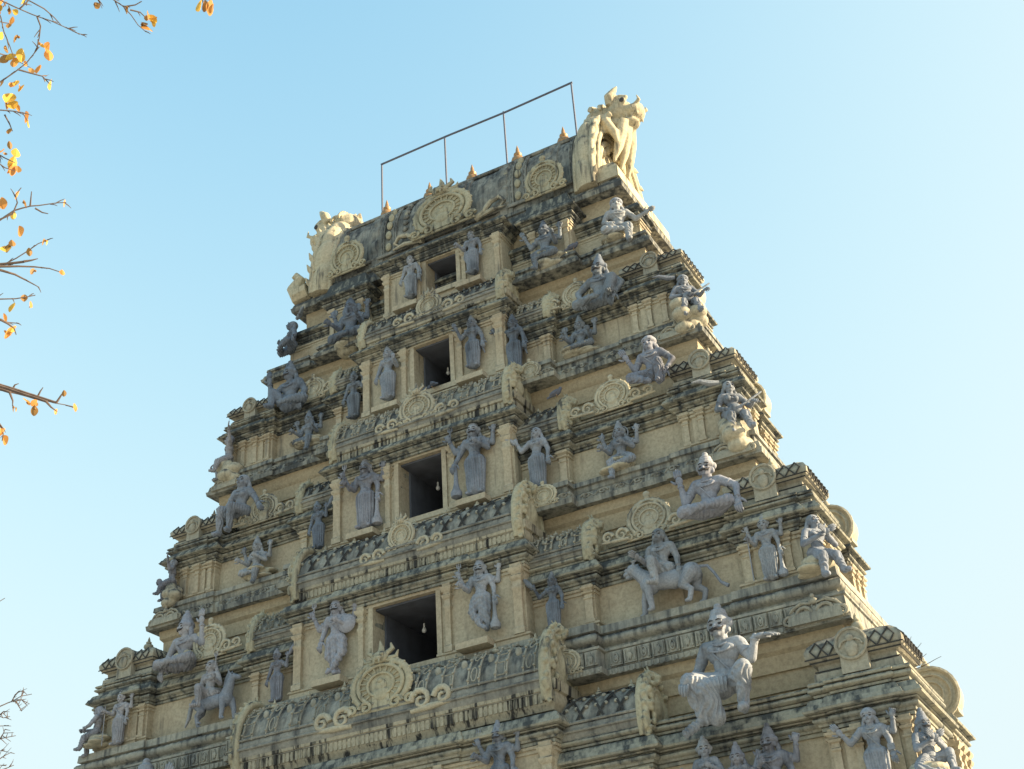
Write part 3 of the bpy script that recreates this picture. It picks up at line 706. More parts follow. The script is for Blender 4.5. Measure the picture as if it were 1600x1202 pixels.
def great_gable(s):
    mb = MB(); a, h = 1.75, 3.05; x0 = 4.02
    def P(t, r, x): th = math.pi*t; return (s*x, YC-r*a*math.copysign(abs(math.cos(th))**.8, math.cos(th)), 24.2+r*h*max(-.05, math.sin(th)))
    # a horseshoe fin: swelling band with crescent ribs, rolled edges and a scalloped outer rim
    NU, NW = 150, 14; vs = []; WX = .62
    for i in range(NU+1):
        t = i/NU
        for j in range(NW+1):
            q = j/NW; rib = abs(math.sin(t*math.pi*9+q*1.1))**.5
            edge = min(1, max(0, min(q, 1-q)*7))
            vs.append(P(t, .99+.07*math.sin(math.pi*q)+.05*q+.045*rib*edge+.01*noise.noise(V((t*20, q*3, s))), x0-.06+WX*q))
        for j in range(NW+1):
            q = 1-j/NW; vs.append(P(t, .84+.03*q, x0-.06+WX*q))
    n2 = 2*(NW+1)
    mb.add(vs, [(i*n2+j, (i+1)*n2+j, (i+1)*n2+(j+1) % n2, i*n2+(j+1) % n2) for i in range(NU) for j in range(n2)] + [tuple(range(n2)), tuple(range(NU*n2, NU*n2+n2))[::-1]])
    for r, x, rad in ((1.0, x0-.04, .07), (1.08, x0+.53, .085), (.93, x0+.58, .07), (.8, x0+.5, .09), (.68, x0+.4, .06)):
        mb.tube([P(k/60, r, x) for k in range(61)], rad, 9)
    mb.ell((s*(x0+.2), YC, 24.2+h*.42), (.3, a*.8, h*.5))
    NF = 21 if s < 0 else 15
    for k in range(NF):                       # pointed scallops on the rim
        t = .03+.94*k/(NF-1); up_ = .1 if s < 0 else .05
        p, q_, e_ = V(P(t, 1.06, x0+.5)), V(P(min(1, t+.008), 1.06+up_*.5, x0+.6)), V(P(min(1, t+.02), 1.06+up_, x0+.66))
        mb.tube([p, q_, e_], [.12, .085, .012], 8)
    for k in range(9):                        # leaf chain inside the fin
        t = .08+.84*k/8; mb.ell(P(t, .74, x0+.5), (.1, .13, .15), nu=10, nv=7)
    o = mb.build('great_gable', M_top, roof, angle=50)
    # monster head leaning out over the crown
    hd = MB(); c = V((s*(x0+.62), YC-.35, 24.2+h*1.05))
    hd.ell(c+V((-s*.25, .1, .12)), (.55, .55, .5)); hd.ell(c+V((s*.35, 0, .12)), (.45, .46, .42)); hd.ell(c+V((s*.75, 0, .0)), (.32, .36, .24))
    hd.ell(c+V((s*.92, 0, .12)), (.14, .22, .13)); hd.ell(c+V((s*.55, 0, -.32)), (.34, .3, .12)); hd.ell(c+V((s*.2, 0, -.35)), (.35, .38, .3))
    for q in (-1, 1):
        hd.ell(c+V((s*.52, q*.36, .26)), (.17, .1, .15)); hd.tube([c+V((s*.3, q*.3, .42)), c+V((s*.5, q*.34, .5)), c+V((s*.72, q*.3, .4))], .07, 7)
        hd.tube([c+V((s*.22, q*.36, .3)), c+V((s*.25, q*.46, .52)), c+V((s*.4, q*.42, .72)), c+V((s*.5, q*.4, .85))], [.15, .16, .09, .02], 8)
        for k in range(4): hd.cap(c+V((s*(.45+.15*k), q*(.28-.03*k), -.12)), c+V((s*(.47+.15*k), q*(.28-.03*k), -.26)), .05, .02)
        hd.tube([c+V((s*.85, q*.2, .1)), c+V((s*1.05, q*.26, .2)), c+V((s*1.0, q*.3, .36))], [.07, .06, .02], 7)
        hd.tube([c+V((s*0, q*.4, -.2)), c+V((s*.1, q*.55, -.5)), c+V((s*.3, q*.55, -.9)), c+V((s*.35, q*.5, -1.25))], [.2, .17, .13, .04], 8)
    for k in range(5): hd.tube([c+V((-s*(.1+.15*k), 0, .5-.04*k)), c+V((-s*(.1+.16*k), 0, .72-.05*k))], [.12, .03], 7)
    # scales, brow tufts and leaf collar
    for k in range(16):
        t = k/15; a_ = math.pi*(.1+.8*t)
        for xx, rr in ((-.3, .58), (-.02, .54)): hd.tube([c+V((s*xx, -rr*math.cos(a_), rr*math.sin(a_)*.95)), c+V((s*(xx-.1), -rr*1.14*math.cos(a_), rr*1.1*math.sin(a_)))], [.07, .02], 6)
    for q in (-1, 1):
        for k in range(5): hd.tube([c+V((s*(.1-.08*k), q*(.45+.02*k), -.1-.16*k)), c+V((s*(.22-.08*k), q*(.56+.02*k), -.18-.17*k)), c+V((s*(.3-.08*k), q*(.55), -.3-.17*k))], [.09, .08, .02], 6)
    # beard / tongue of foliage
    for y in (-.25, 0, .25):
        hd.tube([c+V((s*.5, y, -.35)), c+V((s*.42, y*1.3, -.8)), c+V((s*.3, y*1.5, -1.3)), c+V((s*.15, y*1.8, -1.8))], [.16, .17, .14, .04], 8)
    ho = hd.build('monster_head', M_top, o, voxel=.03)
    ey = MB()
    for q in (-1, 1): ey.ell(c+V((s*.6, q*.44, .26)), (.08, .035, .08))
    ey.build('eyeball', M_eye, ho)
    # foot block and tail curl on the slab corner
    fb = MB(); fb.stack(s*4.75-.45, s*4.75+.45, 3.3, my(3.3), [(24.28, 0), (24.6, 0), (24.7, -.05), (24.95, -.2)]); 
    fb.build('gable_foot', M_top, o)
    cu = MB(); cu.tube([(s*4.75, 3.35, 24.5), (s*5.15, 3.35, 24.45), (s*5.28, 3.35, 24.75), (s*5.1, 3.35, 25.05), (s*5.25, 3.35, 25.25), (s*5.38, 3.35, 25.2)], [.28, .3, .25, .16, .1, .05], 9)
    if s < 0: cu.build('tail_curl', M_top, o)
for s in (-1, 1): great_gable(s)

# cream straps with cabochons and scroll reliefs on the great roof
for x in (-2.1, -1.55, 1.75, 2.15, 4.0, -4.0):
    mb = MB()
    def rp(v, o, dx=0): 
        y, z = roofsec(math.pi*v); y2, z2 = roofsec(math.pi*(v+.01)); n = V((0, -(z2-z), y2-y)).normalized(); return V((x+dx, y, z))+n*o
    wide = abs(x) in (2.1, 2.15, 4.0); cb = MB()
    if wide:
        for dx in (-.24, -.17, .17, .24): mb.tube([rp(.04+.29*k/10, .05, dx) for k in range(11)], .028, 6)
        for dx in (-.2, .2):
            for k in range(9): mb.ell(rp(.05+.27*(k+.5)/9, .04, dx), (.05, .03, .05), nu=8, nv=5)
        for k in range(5): cb.ell(rp(.065+.26*(k+.1)/5, .05), (.1, .06, .145), nu=12, nv=8)
    else:
        for k in range(8): mb.ell(rp(.06+.26*k/8, .04), (.1, .05, .09), nu=10, nv=6)
        cb.ell(rp(.2, .05), (.06, .05, .1))
    build_multi('roof_strap', [(mb, M_barrel), (cb, M_yali)], roof)
mb = MB()
for v, o, r in ((.335, .07, .06), (.365, .06, .04), (.425, .09, .05), (.04, .06, .06)):
    y, z = roofsec(math.pi*v); mb.tube([(-4.1, y-o, z), (-1, y-o-.01, z+.01), (2, y-o, z), (4.1, y-o, z)], r, 6)
y, z = roofsec(math.pi*.395)
for k in range(44):
    x = -4.+8.*k/43; mb.tube([(x+.07*math.cos(j*.9)*(1-j/12), y-.1, z+.0+.1*math.sin(j*.9)*(1-j/12)) for j in range(9)], .022, 5)
mb.build('roof_moulding', M_barrel, roof, angle=60)
# ------------------------------------------------------------------ steel rail on the ridge
rail = empty('lightning_rail', 'thin dark steel pipe frame standing on the roof ridge', 'pipe rail', (0, YC, 27.1))
RZ, RY = 29.87, YC
def tp(pts, r, name, mat, par, n=8):
    mb = MB(); mb.tube([V(p)-V(par.location) for p in pts], r, n); return mb.build(name, mat, par)
tp([(-3.33, RY, RZ+.01), (-.9, RY, RZ+.02), (1.2, RY, RZ-.03), (3.5, RY, RZ+.01)], .032, 'top_bar', M_rail, rail)
for x in (-3.3, -.96, 1.14, 3.46): tp([(x, RY, 27.1), (x, RY, RZ+.02)], .03, 'post', M_rail, rail)
for x in (1.72, 1.86):
    mb = MB(); mb.tube([(0, 0, 0), (.01, 0, .34)], .016, 6); mb.build('rod_stub', M_rail, roof, loc=(x, YC-.3, 27.05))
# ------------------------------------------------------------------ hanging bulbs
for i, nm in ((4, 'lowest and largest window opening'), (3, 'second window opening from below'), (2, 'third window opening from below'), (1, 'topmost small window opening')):
    t = T[i]; b = empty('hanging_bulb', 'small glass bulb hanging in the '+nm, 'light bulb', (-.15, t['yl']+1.05, t['w1']-.08), group='bulbs hanging in the window openings')
    mb = MB(); mb.tube([(0, 0, .02), (.005, 0, -.13)], .008, 5); mb.build('cord', M_eye, b)
    mb = MB(); mb.lathe((.005, 0, -.2), [(0, .022), (.08, .022)], 8); mb.build('socket', M_glass, b)
    mb = MB(); mb.lathe((.005, 0, -.34), [(0, .01), (.02, .045), (.06, .055), (.1, .04), (.14, .02)], 12); mb.build('glass_bulb', M_glass, b, angle=60)
# ------------------------------------------------------------------ pigeons
def pigeon(loc, rz, label):
    o = empty('pigeon', label, 'bird', loc, rz)
    mb = MB(); R3 = Matrix.Rotation(math.radians(-25), 3, 'Y')
    mb.ell((0, 0, .11), (.13, .065, .07), R3); mb.ell((.1, 0, .2), (.045, .035, .05)); mb.cap((.06, 0, .13), (.1, 0, .2), .045, .03)
    mb.tube([(-.08, 0, .07), (-.24, 0, .0)], [.045, .02], 8)
    b = mb.build('body', M_pig, o, voxel=.008)
    mb = MB(); mb.cap((.14, 0, .2), (.175, 0, .19), .011, .004)
    for s in (-1, 1): mb.tube([(0, s*.03, .06), (.01, s*.03, 0)], .008, 5)
    mb.build('beak_and_feet', M_cop, o)
    for s in (-1, 1):
        mb = MB(); mb.ell((-.04, s*.058, .11), (.13, .018, .045), R3, 10, 6); mb.build('wing', M_pig, o)
pigeon((3.95, 2.75, 21.98), .4, 'dark pigeon on the ledge right of the topmost window')
pigeon((.1, 2.05, 18.86), 2.6, 'dark pigeon on the sill of the third window from below')
pigeon((-.22, 2.2, 18.86), .3, 'second pigeon at the left of the third window sill')
pigeon((3.62, 1.65, 17.2), .2, 'grey pigeon on the small lozenge roof right of the second window')
# ------------------------------------------------------------------ statues
def rotx(p, o, a):
    p, o = V(p), V(o); return o + Matrix.Rotation(a, 3, 'X') @ (p-o)
def hand(mb, p, d, up, s, mode):
    """palm, four fingers of different lengths and a thumb. d: forearm direction, up: palm normal"""
    d = d.normalized(); side = d.cross(up)
    if side.length < .1: side = d.cross(V((1, 0, 0)))
    side.normalize(); nrm = side.cross(d).normalized()
    R3 = Matrix((side, d, nrm)).transposed()
    mb.ell(p + d*.035*s, (.032*s, .042*s, .016*s), R3, 8, 6)
    curl = {'open': .12, 'relax': .45, 'grip': 1.3}[mode]
    for k, (o, L) in enumerate(((-.024, .062), (-.008, .075), (.008, .07), (.024, .055))):
        b = p + d*.068*s + side*o*s; dd = d; q = b
        pts = [b]
        for j in range(3):
            dd = (Matrix.Rotation(-curl*(.8+.12*k), 3, side) @ dd); q = q + dd*L*s/3*1.05; pts.append(q)
        mb.tube(pts, [.0105*s, .0098*s, .009*s, .006*s], 6)
    b = p + d*.02*s + side*(-.03)*s; dd = (d*.7 - side*.75 + nrm*(-.2 if mode == 'open' else -.5)).normalized()
    mb.tube([b, b+dd*.028*s, b+dd*.052*s+d*.008*s], [.012*s, .011*s, .007*s], 6)
def figure(nm, label, cat, loc, h, rz=0, pose='stand', arms=(), legs=None, crown='tall', female=False, dress='dhoti', tache=False, beard=False, hsz=1.2,
           mat=0, group=None, tilt=0, lean=0, turn=0, props=(), seat=None, vox=None, pel=None, hs=None, nod=0, anim=None):
    """one statue: body (skin and cloth carved together), headdress, ornaments, eyes and what it carries"""
    root = empty(nm, label, cat, loc, rz, group); M_ = M_st[mat] if isinstance(mat, int) else mat
    crh = {'tall': .15, 'tier': .12, 'bun': .07, 'hair': .02, 'none': 0, 'turban': .06}[crown]
    if pose == 'stand': s = h/(1.0+crh); P0 = V((0, 0, .52))
    else: s = h/((hs or .60)+crh); P0 = V(pel) if pel else V((0, 0, .09))
    off = P0 - V((0, 0, .52))
    def U(x, y, z):
        p = V((x, y, z)) - V((0, 0, .52)); p = Matrix.Rotation(lean, 3, 'Y') @ (Matrix.Rotation(tilt, 3, 'X') @ p); return (p + P0)*s
    mb = MB(); w_ = .9 if female else 1.0
    I = Matrix.Rotation(lean, 3, 'Y') @ Matrix.Rotation(tilt, 3, 'X')
    def E(c, r): mb.ell(U(*c), tuple(q*s for q in r), I)
    E((0, .0, .73), (.118*w_, .076, .085)); E((0, -.003, .645), (.08*w_, .064, .08)); E((0, -.008, .575), (.084, .07, .06)); E((0, .0, .51), (.1+.012*female, .075, .07))
    mb.cap(U(-.12*w_, 0, .79), U(.12*w_, 0, .79), .052*s, .052*s); E((0, 0, .79), (.07, .05, .05))
    for q in (-1, 1):
        if female: E((q*.048, -.06, .735), (.042, .04, .042))
        else: E((q*.05, -.045, .755), (.055, .034, .036))
    mb.cap(U(0, 0, .8), U(0, -.005, .87), .05*s, .045*s)
    # head
    HM = Matrix.Rotation(turn, 3, 'Z') @ Matrix.Rotation(nod, 3, 'X') @ I; hc = U(0, -.012, .915)
    HS = 1.07
    def H(x, y, z): return hc + HM @ (V((x, y, z+.006))*s*HS)
    def HE(c, r): mb.ell(H(*c), tuple(q*s*HS for q in r), HM)
    HE((0, 0, .01), (.062, .07, .076)); HE((0, -.022, -.035), (.043, .045, .042)); HE((0, -.05, -.055), (.022, .02, .018))
    mb.cap(H(0, -.064, .012), H(0, -.08, -.012), .010*s, .0155*s)
    mb.cap(H(-.016, -.068, -.036), H(.016, -.068, -.036), .008*s); mb.cap(H(-.04, -.058, .026), H(.04, -.058, .026), .011*s)
    for q in (-1, 1): HE((q*.063, .005, -.01), (.012, .022, .034)); HE((q*.03, -.05, -.02), (.02, .02, .02))
    # legs
    if legs is None:
        legs = [((-.065, 0, .5), (-.07, -.015, .28), (-.072, .0, .045), (-.09, -.1, .02)), ((.065, 0, .5), (.07, -.015, .28), (.072, .0, .045), (.09, -.1, .02))]
    off2 = V((0, 0, 0)) if pose == 'stand' else P0 - V((0, 0, .5))
    for lg in legs:
        a, b, c, d = [V(p) for p in lg[:4]]
        a = (a+off2)*s if pose != 'stand' else a*s; b, c, d = b*s, c*s, d*s
        kk = lg[4] if len(lg) > 4 else 1.; mb.cap(a, b, .082*s*kk, .06*s*kk); mb.cap(b, c, .06*s*kk, .037*s*kk*kk); mb.cap(c, d, .03*s, .022*s); mb.cap(c+(d-c)*.55, d, .034*s, .028*s)
    if pose == 'stand' and dress == 'skirt':
        mb.cap(V((0, 0, .5))*s, V((0, .01, .3))*s, .105*s, .1*s); mb.cap(V((0, 0, .3))*s, V((0, .01, .1))*s, .1*s, .105*s)
    if pose == 'stand' and dress == 'dhoti':
        mb.cap(V((0, 0, .5))*s, V((0, .01, .36))*s, .1*s, .085*s); mb.cap(V((0, -.06, .5))*s, V((0, -.05, .16))*s, .03*s, .035*s)
    if dress == 'kilt': mb.cap(V((0, 0, .5))*s, V((0, .01, .38))*s, .1*s, .1*s)
    # arms
    hn = MB()
    for ar in arms:
        q, el, ha = ar[0], ar[1], ar[2]; mode = ar[3] if len(ar) > 3 else 'relax'; bk = ar[4] if len(ar) > 4 else 0
        sh = U(q*.13*w_, .02*bk, .785); e = U(*el) if not (len(ar) > 5) else V(el)*s; k = U(*ha) if not (len(ar) > 5) else V(ha)*s
        mb.cap(sh, e, .048*s, .037*s); mb.cap(e, k, .038*s, .025*s)
        d = k-e; hn_up = V((0, -1, 0))
        if mode == 'flat': d = V((q, -.15, -.05)); hn_up = V((0, -.25, 1)); mode = 'open'
        hand(hn, k, d, hn_up, s*hsz, mode)
        hn.tube([e+(k-e)*.85, e+(k-e)*.93], .034*s, 8)
    def post(me):
        # carved cloth folds on the lower body, soft irregularity elsewhere
        import numpy as np
        n_ = len(me.vertices); co = np.empty(n_*3, 'f'); nn = np.empty(n_*3, 'f')
        me.vertices.foreach_get('co', co); me.vertex_normals.foreach_get('vector', nn)
        co = co.reshape(-1, 3); nn = nn.reshape(-1, 3); q = co/s; x, y, z = q[:, 0], q[:, 1], q[:, 2]; k = np.zeros(n_, 'f')
        if pose == 'stand':
            a = np.arctan2(x, -y-.01); r_ = (z > .07) & (z < .5)
            if dress == 'skirt': k = np.where(r_, (np.sin(a*17+z*7)*.009+np.sin(a*5+z*19)*.004), 0)
            elif dress == 'dhoti': k = np.where(r_, np.sin(x*110+z*12)*.008 + np.sin(z*75+np.abs(x)*60)*.005, 0)
        elif dress != 'bare': k = np.where(z < P0.z+.02, (np.sin((x*.9+z*.5+y*1.3+.03*np.sin(z*30))*115)*.0065+np.sin((x*.7-z*1.2)*48)*.003), 0)
        k = k + .003*np.sin(x*41+3*np.sin(z*23))*np.sin(z*37)*np.sin(y*33)
        co += nn*(k*s)[:, None]; me.vertices.foreach_set('co', co.ravel()); me.update()
    vx = (vox or max(.0105, s*.0085))
    me = mb.mesh('body', vx, post)
    # join the hands on to the same body mesh
    hm = hn.mesh('hands', smooth=True, angle=80)
    if len(hm.vertices):
        off_ = len(me.vertices)
        vs = [tuple(v.co) for v in me.vertices] + [tuple(v.co) for v in hm.vertices]
        fs = [tuple(p.vertices) for p in me.polygons] + [tuple(i+off_ for i in p.vertices) for p in hm.polygons]
        m3 = bpy.data.meshes.new('body'); m3.from_pydata(vs, [], fs); m3.shade_smooth(); me = m3
    me.materials.append(M_); bo = bpy.data.objects.new('body', me); sc.collection.objects.link(bo); bo.parent = root
    # headdress or hair
    hb = MB()
    if crown in ('tall', 'tier'):
        n = 4 if crown == 'tall' else 3; z = .04
        hb.ell(H(0, .01, .035), (.088*s, .092*s, .055*s), HM); hb.tube([H(.066*math.cos(j*math.pi/9), .008+.07*math.sin(j*math.pi/9), .045) for j in range(19)], .012*s, 6)
        for k in range(n):
            r = (.078-.010*k); c = H(0, .008, z+.02+k*.026); hb.ell(c, (r*s, r*s, .024*s), HM)
        hb.ell(H(0, .008, z+.03+n*.026), (.03*s, .03*s, .026*s), HM)
        
        for q in (-1, 1): hb.ell(H(q*.072, .01, .025), (.026*s, .024*s, .036*s), HM)
    elif crown == 'bun':
        hb.ell(H(0, .015, .03), (.083*s, .088*s, .072*s), HM); hb.ell(H(.0, .02, .1), (.048*s, .05*s, .042*s), HM)
    elif crown == 'turban':
        hb.ell(H(0, .01, .045), (.095*s, .1*s, .055*s), HM); hb.ell(H(0, .01, .075), (.072*s, .072*s, .042*s), HM)
    else: hb.ell(H(0, .018, .025), (.08*s, .085*s, .08*s), HM)
    if crown in ('hair', 'bun', 'tall', 'turban'):
        for q in (-1, 1): hb.tube([H(q*.055, .035, .0), H(q*.075, .035, -.06), H(q*.095, .02, -.12)], [.03*s, .032*s, .016*s], 7)
    hb.build('headdress' if crown not in ('hair', 'bun') else 'hair', M_, root, voxel=max(.009, s*.008))
    # ornaments: necklaces, girdle, armlets
    ob = MB()
    for k, rr in enumerate((.056, .078)):
        ob.tube([U(rr*math.sin(t*math.pi/8), -.03-.045*(math.cos(t*math.pi/8)+1)/2-.012*k, .815-.02*k-(.04+.03*k)*(1+math.cos(t*math.pi/8))/2) for t in range(17)], .0085*s, 5)
    ob.ell(U(0, -.085, .735), (.014*s, .01*s, .018*s), nu=8, nv=6)
    ob.tube([U(.088*w_*math.cos(t*math.pi/8), -.068*math.sin(t*math.pi/8), .555) for t in range(17)], .013*s, 6)
    if mat != 2 and not female: ob.tube([U(-.1, -.045, .79), U(-.05, -.078, .72), U(.02, -.07, .63), U(.07, -.05, .56)], .007*s, 5)
    for ar in arms:
        if len(ar) > 5: continue
        sh = U(ar[0]*.13*w_, 0, .785); e = U(*ar[1]); c = sh.lerp(e, .5); d = (e-sh).normalized(); ob.tube([c-d*.01*s, c+d*.012*s], .046*s, 10)
    ob.build('jewellery', M_, root)
    # painted eyes, brows
    eb = MB()
    for q in (-1, 1):
        eb.ell(H(q*.028, -.0605, .010), (.019*s, .008*s, .0075*s), HM, 8, 5)
        eb.tube([H(q*.01, -.0705, .031), H(q*.03, -.0715, .037), H(q*.047, -.061, .03)], .0048*s, 5)
    eb.tube([H(-.015, -.0755, -.0365), H(0, -.078, -.034), H(.017, -.0755, -.0365)], .0028*s, 5)
    eb.build('eyes_and_brows', M_eye, root)
    if tache:
        tb = MB()
        for q in (-1, 1): tb.tube([H(0, -.082, -.024), H(q*.02, -.078, -.03), H(q*.042, -.062, -.026), H(q*.052, -.052, -.012)], [.011*s, .013*s, .009*s, .004*s], 6)
        tb.build('moustache', M_eye, root)
    if beard:
        tb = MB(); tb.ell(H(0, -.035, -.075), (.042*s, .04*s, .05*s), HM); tb.cap(H(0, -.05, -.09), H(0, -.07, -.17), .036*s, .015*s); tb.build('beard', M_, root, voxel=.012)
    # carried things
    for pr in props:
        k, q = pr[0], pr[1]; c = U(*q) if len(pr) < 3 else V(q)*s; pb = MB()
        if k == 'trident':
            a, b = c, V((c.x+.02*s, c.y-.02, .02)); top = c+V((0, 0, .16*s)); pb.tube([b, a, top], .011*s, 6)
            for x in (-1, 0, 1): pb.tube([top, top+V((x*.032*s, 0, .03*s)), top+V((x*.03*s, 0, .1*s))], [.01*s, .011*s, .003*s], 6)
        elif k == 'shorttrident':
            top = c+V((0, 0, .1*s)); pb.tube([c-V((0, 0, .06*s)), top], .01*s, 6)
            for x in (-1, 0, 1): pb.tube([top, top+V((x*.028*s, 0, .025*s)), top+V((x*.026*s, 0, .085*s))], [.009*s, .01*s, .003*s], 6)
        elif k == 'staff': pb.tube([V((c.x, c.y, .0)), c, c+V((0, 0, .12*s))], .009*s, 6)
        elif k == 'club': pb.lathe(V((c.x, c.y-.02, .0)), [(0, .02*s), (.02*s, .07*s), (.08*s, .075*s), (.14*s, .045*s), (.22*s, .03*s), (.42*s, .022*s), (c.z, .02*s)], 12)
        elif k == 'disc':
            pb.tube([c+V((0, -.012*s, .06*s)), c+V((0, .012*s, .06*s))], .05*s, 16); pb.tube([c+V((.055*s*math.cos(j*.8), 0, .06*s+.055*s*math.sin(j*.8))) for j in range(9)], .008*s, 5)
        elif k == 'conch': pb.lathe(c, [(0, .006*s), (.03*s, .03*s), (.07*s, .04*s), (.1*s, .02*s), (.14*s, .004*s)], 10)
        elif k == 'lotus': pb.lathe(c, [(-.02*s, .01*s), (.02*s, .022*s), (.05*s, .04*s), (.08*s, .03*s), (.1*s, .008*s)], 10)
        elif k == 'whisk':
            sgn = pr[3]; pb.tube([c, c+V((sgn*.05, 0, .04))*s, c+V((sgn*.13, -.01, .12))*s, c+V((sgn*.2, 0, .22))*s, c+V((sgn*.26, .01, .27))*s], [.014*s, .03*s, .055*s, .042*s, .012*s], 9)
        elif k == 'shield':
            pb.lathe(V((0, 0, 0)), [(0, .13*s), (.02*s, .12*s), (.045*s, .08*s), (.06*s, .01*s)], 20)
            R4 = Matrix.Translation(c) @ Matrix.Rotation(math.pi/2, 4, 'X'); pb.v = [tuple(R4 @ V(p)) for p in pb.v]
        elif k == 'sword': pb.tube([c, c+V((.02, 0, .1))*s, c+V((.03, 0, .3))*s], [.014*s, .018*s, .003*s], 6)
        elif k == 'bow': pb.tube([c+V((.05*math.cos(j*.3-1.2)*1.2, 0, .3*math.sin(j*.3-1.2)))*s for j in range(9)], .011*s, 6)
        elif k == 'drum': pb.tube([c+V((-.05, -.02, 0))*s, c+V((.05, -.02, 0))*s], .06*s, 12)
        elif k == 'lute': pb.tube([c, c+V((.15, -.03, .09))*s, c+V((.36, -.03, .24))*s], [.02*s, .014*s, .012*s], 6); pb.ell(c, (.09*s, .05*s, .08*s))
        elif k == 'book': pb.box(c.x-.04*s, c.x+.04*s, c.y-.02*s, c.y+.01*s, c.z, c.z+.07*s)
        elif k == 'halo': pb.tube([c+V((.12*s*math.cos(j*.35), .04*s, .12*s*math.sin(j*.35))) for j in range(19)], .012*s, 6)
        elif k == 'trunk': pb.tube([c+V(p)*s for p in ((0, 0, 0), (0, -.05, -.05), (.01, -.06, -.13), (.05, -.06, -.17), (.08, -.05, -.14))], [.034*s, .03*s, .024*s, .018*s, .012*s], 8)
        elif k == 'ears':
            for j in (-1, 1): pb.ell(c+V((j*.1, .02, 0))*s, (.055*s, .015*s, .07*s))
        elif k == 'scarf': pb.tube([c, c+V((.03, 0, -.14))*s, c+V((.0, .01, -.3))*s, c+V((.04, 0, -.42))*s], [.012*s, .03*s, .026*s, .01*s], 6)
        elif k == 'cloth':
            sg = pr[3]; pb.tube([c, c+V((sg*.12, .02, .0))*s, c+V((sg*.25, .03, .04))*s, c+V((sg*.36, .03, .02))*s], [.03*s, .045*s, .03*s, .006*s], 7)
        pb.build({'trident': 'trident', 'shorttrident': 'trident', 'whisk': 'fly_whisk', 'ears': 'ear_flaps', 'trunk': 'trunk', 'halo': 'halo_ring'}.get(k, k), M_, root, angle=50)
    if seat:
        x0, x1, y0, y1, z0, z1 = [q*s for q in seat]; sb = MB()
        for k in range(9): sb.ell((random.uniform(x0, x1)*.7, random.uniform(y0, y1), z0+(z1-z0)*(k+.5)/9*.85), ((x1-x0)*.36, (y1-y0)*.42+.05, (z1-z0)*.22))
        sb.ell(((x0+x1)/2, (y0+y1)/2, (z0+z1)/2), ((x1-x0)*.5, (y1-y0)*.5, (z1-z0)*.5))
        sb.build('rock_seat', M_orn, root, voxel=.018)
    return root
# arm presets: (side, elbow, hand, mode, back)
def dn(q, m='relax'): return (q, (q*.18, .01, .64), (q*.2, -.04, .5), m)
def up(q, m='grip', w=1.): return (q, (q*.2*w, -.0, .68), (q*.25*w, -.05, .84), m, 1)
def bk(q, m='grip'): return (q, (q*.24, .04, .73), (q*.27, .0, .88), m, 1)
def ch(q, m='grip'): return (q, (q*.19, -.01, .65), (q*.1, -.13, .7), m)
def fo(q, m='grip'): return (q, (q*.18, -.0, .64), (q*.21, -.16, .66), m)
CROSS = [((-.065, 0, .5), (-.08, -.03, .28), (.03, .0, .05), (.02, -.1, .02)), ((.065, 0, .5), (.12, -.06, .3), (.0, -.09, .09), (-.06, -.13, .03))]
CROSS2 = [((-.065, 0, .5), (-.12, -.06, .3), (-.0, -.09, .09), (.07, -.13, .03)), ((.065, 0, .5), (.08, -.03, .28), (.06, .0, .05), (.08, -.1, .02))]
LOTUS = [((-.07, 0, .5), (-.22, -.13, .07), (.02, -.2, .05), (.09, -.2, .04)), ((.07, 0, .5), (.22, -.13, .07), (-.02, -.2, .05), (-.09, -.2, .04))]
def lal(q): return [((-q*.07, 0, .5), (-q*.2, -.14, .1), (-q*.02, -.19, .06), (q*.06, -.2, .05)), ((q*.07, 0, .5), (q*.12, -.17, .1), (q*.1, -.2, -.14), (q*.12, -.26, -.16))]
def kneeup(q): return [((-q*.07, 0, .5), (-q*.24, -.1, .06), (-q*.05, -.18, .04), (q*.03, -.19, .03)), ((q*.07, 0, .5), (q*.2, -.1, .26), (q*.17, -.16, .04), (q*.19, -.24, .02))]
EDGE = [((-.07, 0, .5), (-.09, -.2, .1), (-.1, -.19, -.13), (-.11, -.27, -.15)), ((.07, 0, .5), (.1, -.2, .12), (.13, -.26, -.09), (.15, -.33, -.1))]
